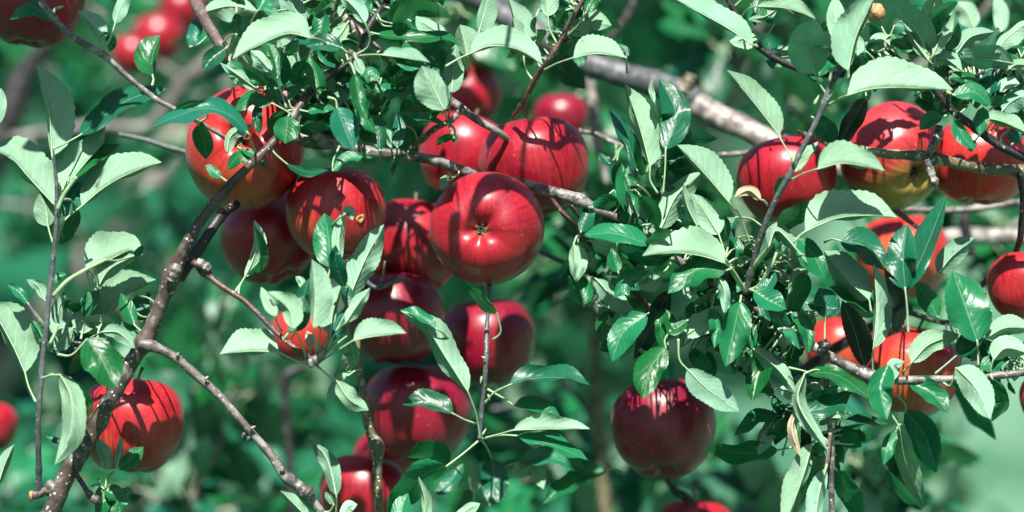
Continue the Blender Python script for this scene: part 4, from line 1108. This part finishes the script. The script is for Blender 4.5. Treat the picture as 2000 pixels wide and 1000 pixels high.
BO += [
 ('blurred sunlit leafy bough in the lower left middle', 'limb', [(260,860,14),(360,760,13),(470,830,12),(560,900,9)], .55, 75, 150),
 ('blurred sunlit leafy bough under the hanging twig tip', 'limb', [(820,1000,14),(930,900,13),(1040,850,12),(1150,960,9)], .6, 60, 150),
 ('blurred sunlit leafy bough at the very bottom left', 'limb', [(160,1040,14),(300,980,13),(420,1000,12),(560,960,9)], .45, 60, 130),
 ('blurred leafy bough filling the gap at the upper left', 'slate', [(-40,60,14),(60,120,13),(180,180,12),(300,200,9)], 1.0, 60, 150),
 ('blurred leafy bough far behind the lower right apples', 'slate', [(1900,1080,12),(1860,960,11),(1800,900,10),(1720,860,8)], 1.3, 40, 130),
]
for a in BO: bough(a[0], a[1], a[2], a[3]*1.35+.05, a[4], a[5])
# leafy wood added out of view at the upper left to shade the corner apple
bough('leafy bough added just above the picture at the top left', 'grey', [(-260,-450,20),(-100,-400,18),(20,-385,15),(130,-370,10)], -.09, 120, 60, (.7, 1.0), 8)
ab = branch('leafy twig added just above the picture over the camera-facing apple', (980, -760), -.17, None)  # twig added out of view, its leaves arched to shade the apple's top
wood(ab, 'stem', 'red', [(980,-760,14),(960,-560,12),(950,-380,10),(955,-240,8),(950,-185,6)], -.17, 70)
for c_, m_, a_, b_ in [('u', [(1060,-150),(960,-192),(858,-130)], 20, 20), ('t', [(1080,-150),(1020,-196),(940,-188)], 16, 16), ('u', [(850,-130),(836,-90),(838,-30)], 14, 14), ('t', [(1040,-180),(1090,-110),(1120,-60)], 24, 22)]:
    place_leaf(c_, [], m_, a_, b_, -.17, parent=ab)


# ------------------------------------------------------------------ orchard trees in the meadow beyond
def crown_mesh(seed, r, h, n):
    rr = random.Random(seed); vs, fs, mi = [], [], []
    blobs = [(Vector((rr.uniform(-1, 1)*r*.7, rr.uniform(-1, 1)*r*.7, rr.uniform(.0, 1)*h)), rr.uniform(.35, .6)*r) for _ in range(9)]
    for i in range(n):
        c, br = rr.choice(blobs); d = Vector((rr.gauss(0, 1), rr.gauss(0, 1), rr.gauss(0, 1))).normalized()
        p = c + d*br*rr.uniform(.55, 1.05); s = rr.uniform(.05, .10)*(1 if r < 3 else 1.6)
        a = Vector((rr.gauss(0, 1), rr.gauss(0, 1), rr.gauss(0, .5))).normalized(); b = a.cross(Vector((rr.gauss(0, .4), rr.gauss(0, .4), 1))).normalized()
        k = len(vs); vs += [p-a*s, p+b*s*.5, p+a*s, p-b*s*.5]; fs.append((k, k+1, k+2, k+3))
    return mesh('crown', vs, fs, [M_FAR], None, None, False)
M_FAR, t_, o_ = newmat('far_foliage'); nn = N(t_)
rr_ = nn("ShaderNodeTexNoise", {'Vector': nn("ShaderNodeTexCoord").outputs['Object'], 'Scale': 2.0, 'Detail': 3.0})
cc = nn.mix(nn.ramp(rr_.outputs[0], .35, .65), (0.012, 0.085, 0.045), (0.05, 0.20, 0.10))
pp_ = nn("ShaderNodeBsdfPrincipled", {'Base Color': cc, 'Roughness': .5}); tt_ = nn("ShaderNodeBsdfTranslucent", {'Color': (0.03, 0.3, 0.1, 1)})
t_.links.new(nn("ShaderNodeMixShader", {0: .25, 1: pp_.outputs[0], 2: tt_.outputs[0]}).outputs[0], o_.inputs[0])
CR = [crown_mesh(i, 1.5, 2.0, 5000) for i in range(3)]
TR = [(-1.6, 7.0, 'apple tree in the meadow standing furthest left'), (.35, 9.5, 'apple tree in the meadow behind the centre'), (.43, 14, 'apple tree in the meadow behind the right hand fruit'),
      (-3.2, 14, 'small apple tree far back at the left'), (-.9, 16, 'far apple tree between the two left ones'), (4.6, 17, 'apple tree in the meadow furthest right')]
for i, (x, y, lab) in enumerate(TR):
    e = empty('apple_tree', (x, y, ground_h(x, y)), lab, 'tree', 'orchard trees beyond in the meadow')
    vs, fs = [], []; ring_tube([Vector((0, 0, -.1)), Vector((.03, 0, .5)), Vector((-.04, .02, 1.1)), Vector((.05, .0, 1.9))], [.13, .10, .085, .05], 10, vs, fs, None, True, .2)
    for k in range(5):
        a = k*1.3; ring_tube([Vector((0, 0, .9+.1*k)), Vector((math.cos(a)*.5, math.sin(a)*.5, 1.5+.1*k)), Vector((math.cos(a)*1.0, math.sin(a)*1.0, 2.2+.1*k))], [.05, .035, .015], 7, vs, fs, None, True, .2)
    link('trunk', mesh('trunk', vs, fs, [BARK['limb']]), e)
    c = link('crown', CR[i % 3], e); c.location = (0, 0, 1.5 if i else 1.35); c.rotation_euler = (0, 0, i*1.1); c['kind'] = 'stuff'
wd = crown_mesh(11, 8, 6, 9000)
for i in range(5): pass
vs, fs = [], []
for v in range(7):
    for p in wd.polygons:
        k = len(vs)
        if (p.index + v) % 3 == 0:
            for vi in p.vertices: vs.append(wd.vertices[vi].co*1.0 + Vector(((v-3)*14, 72+(v % 2)*6, ground_h((v-3)*14, 74)+1)))
            fs.append((k, k+1, k+2, k+3))
o = link('woodland', mesh('woodland', vs, fs, [M_FAR], None, None, False)); tag(o, 'dark green wood far off on the hillside', 'woodland', None, 'stuff')
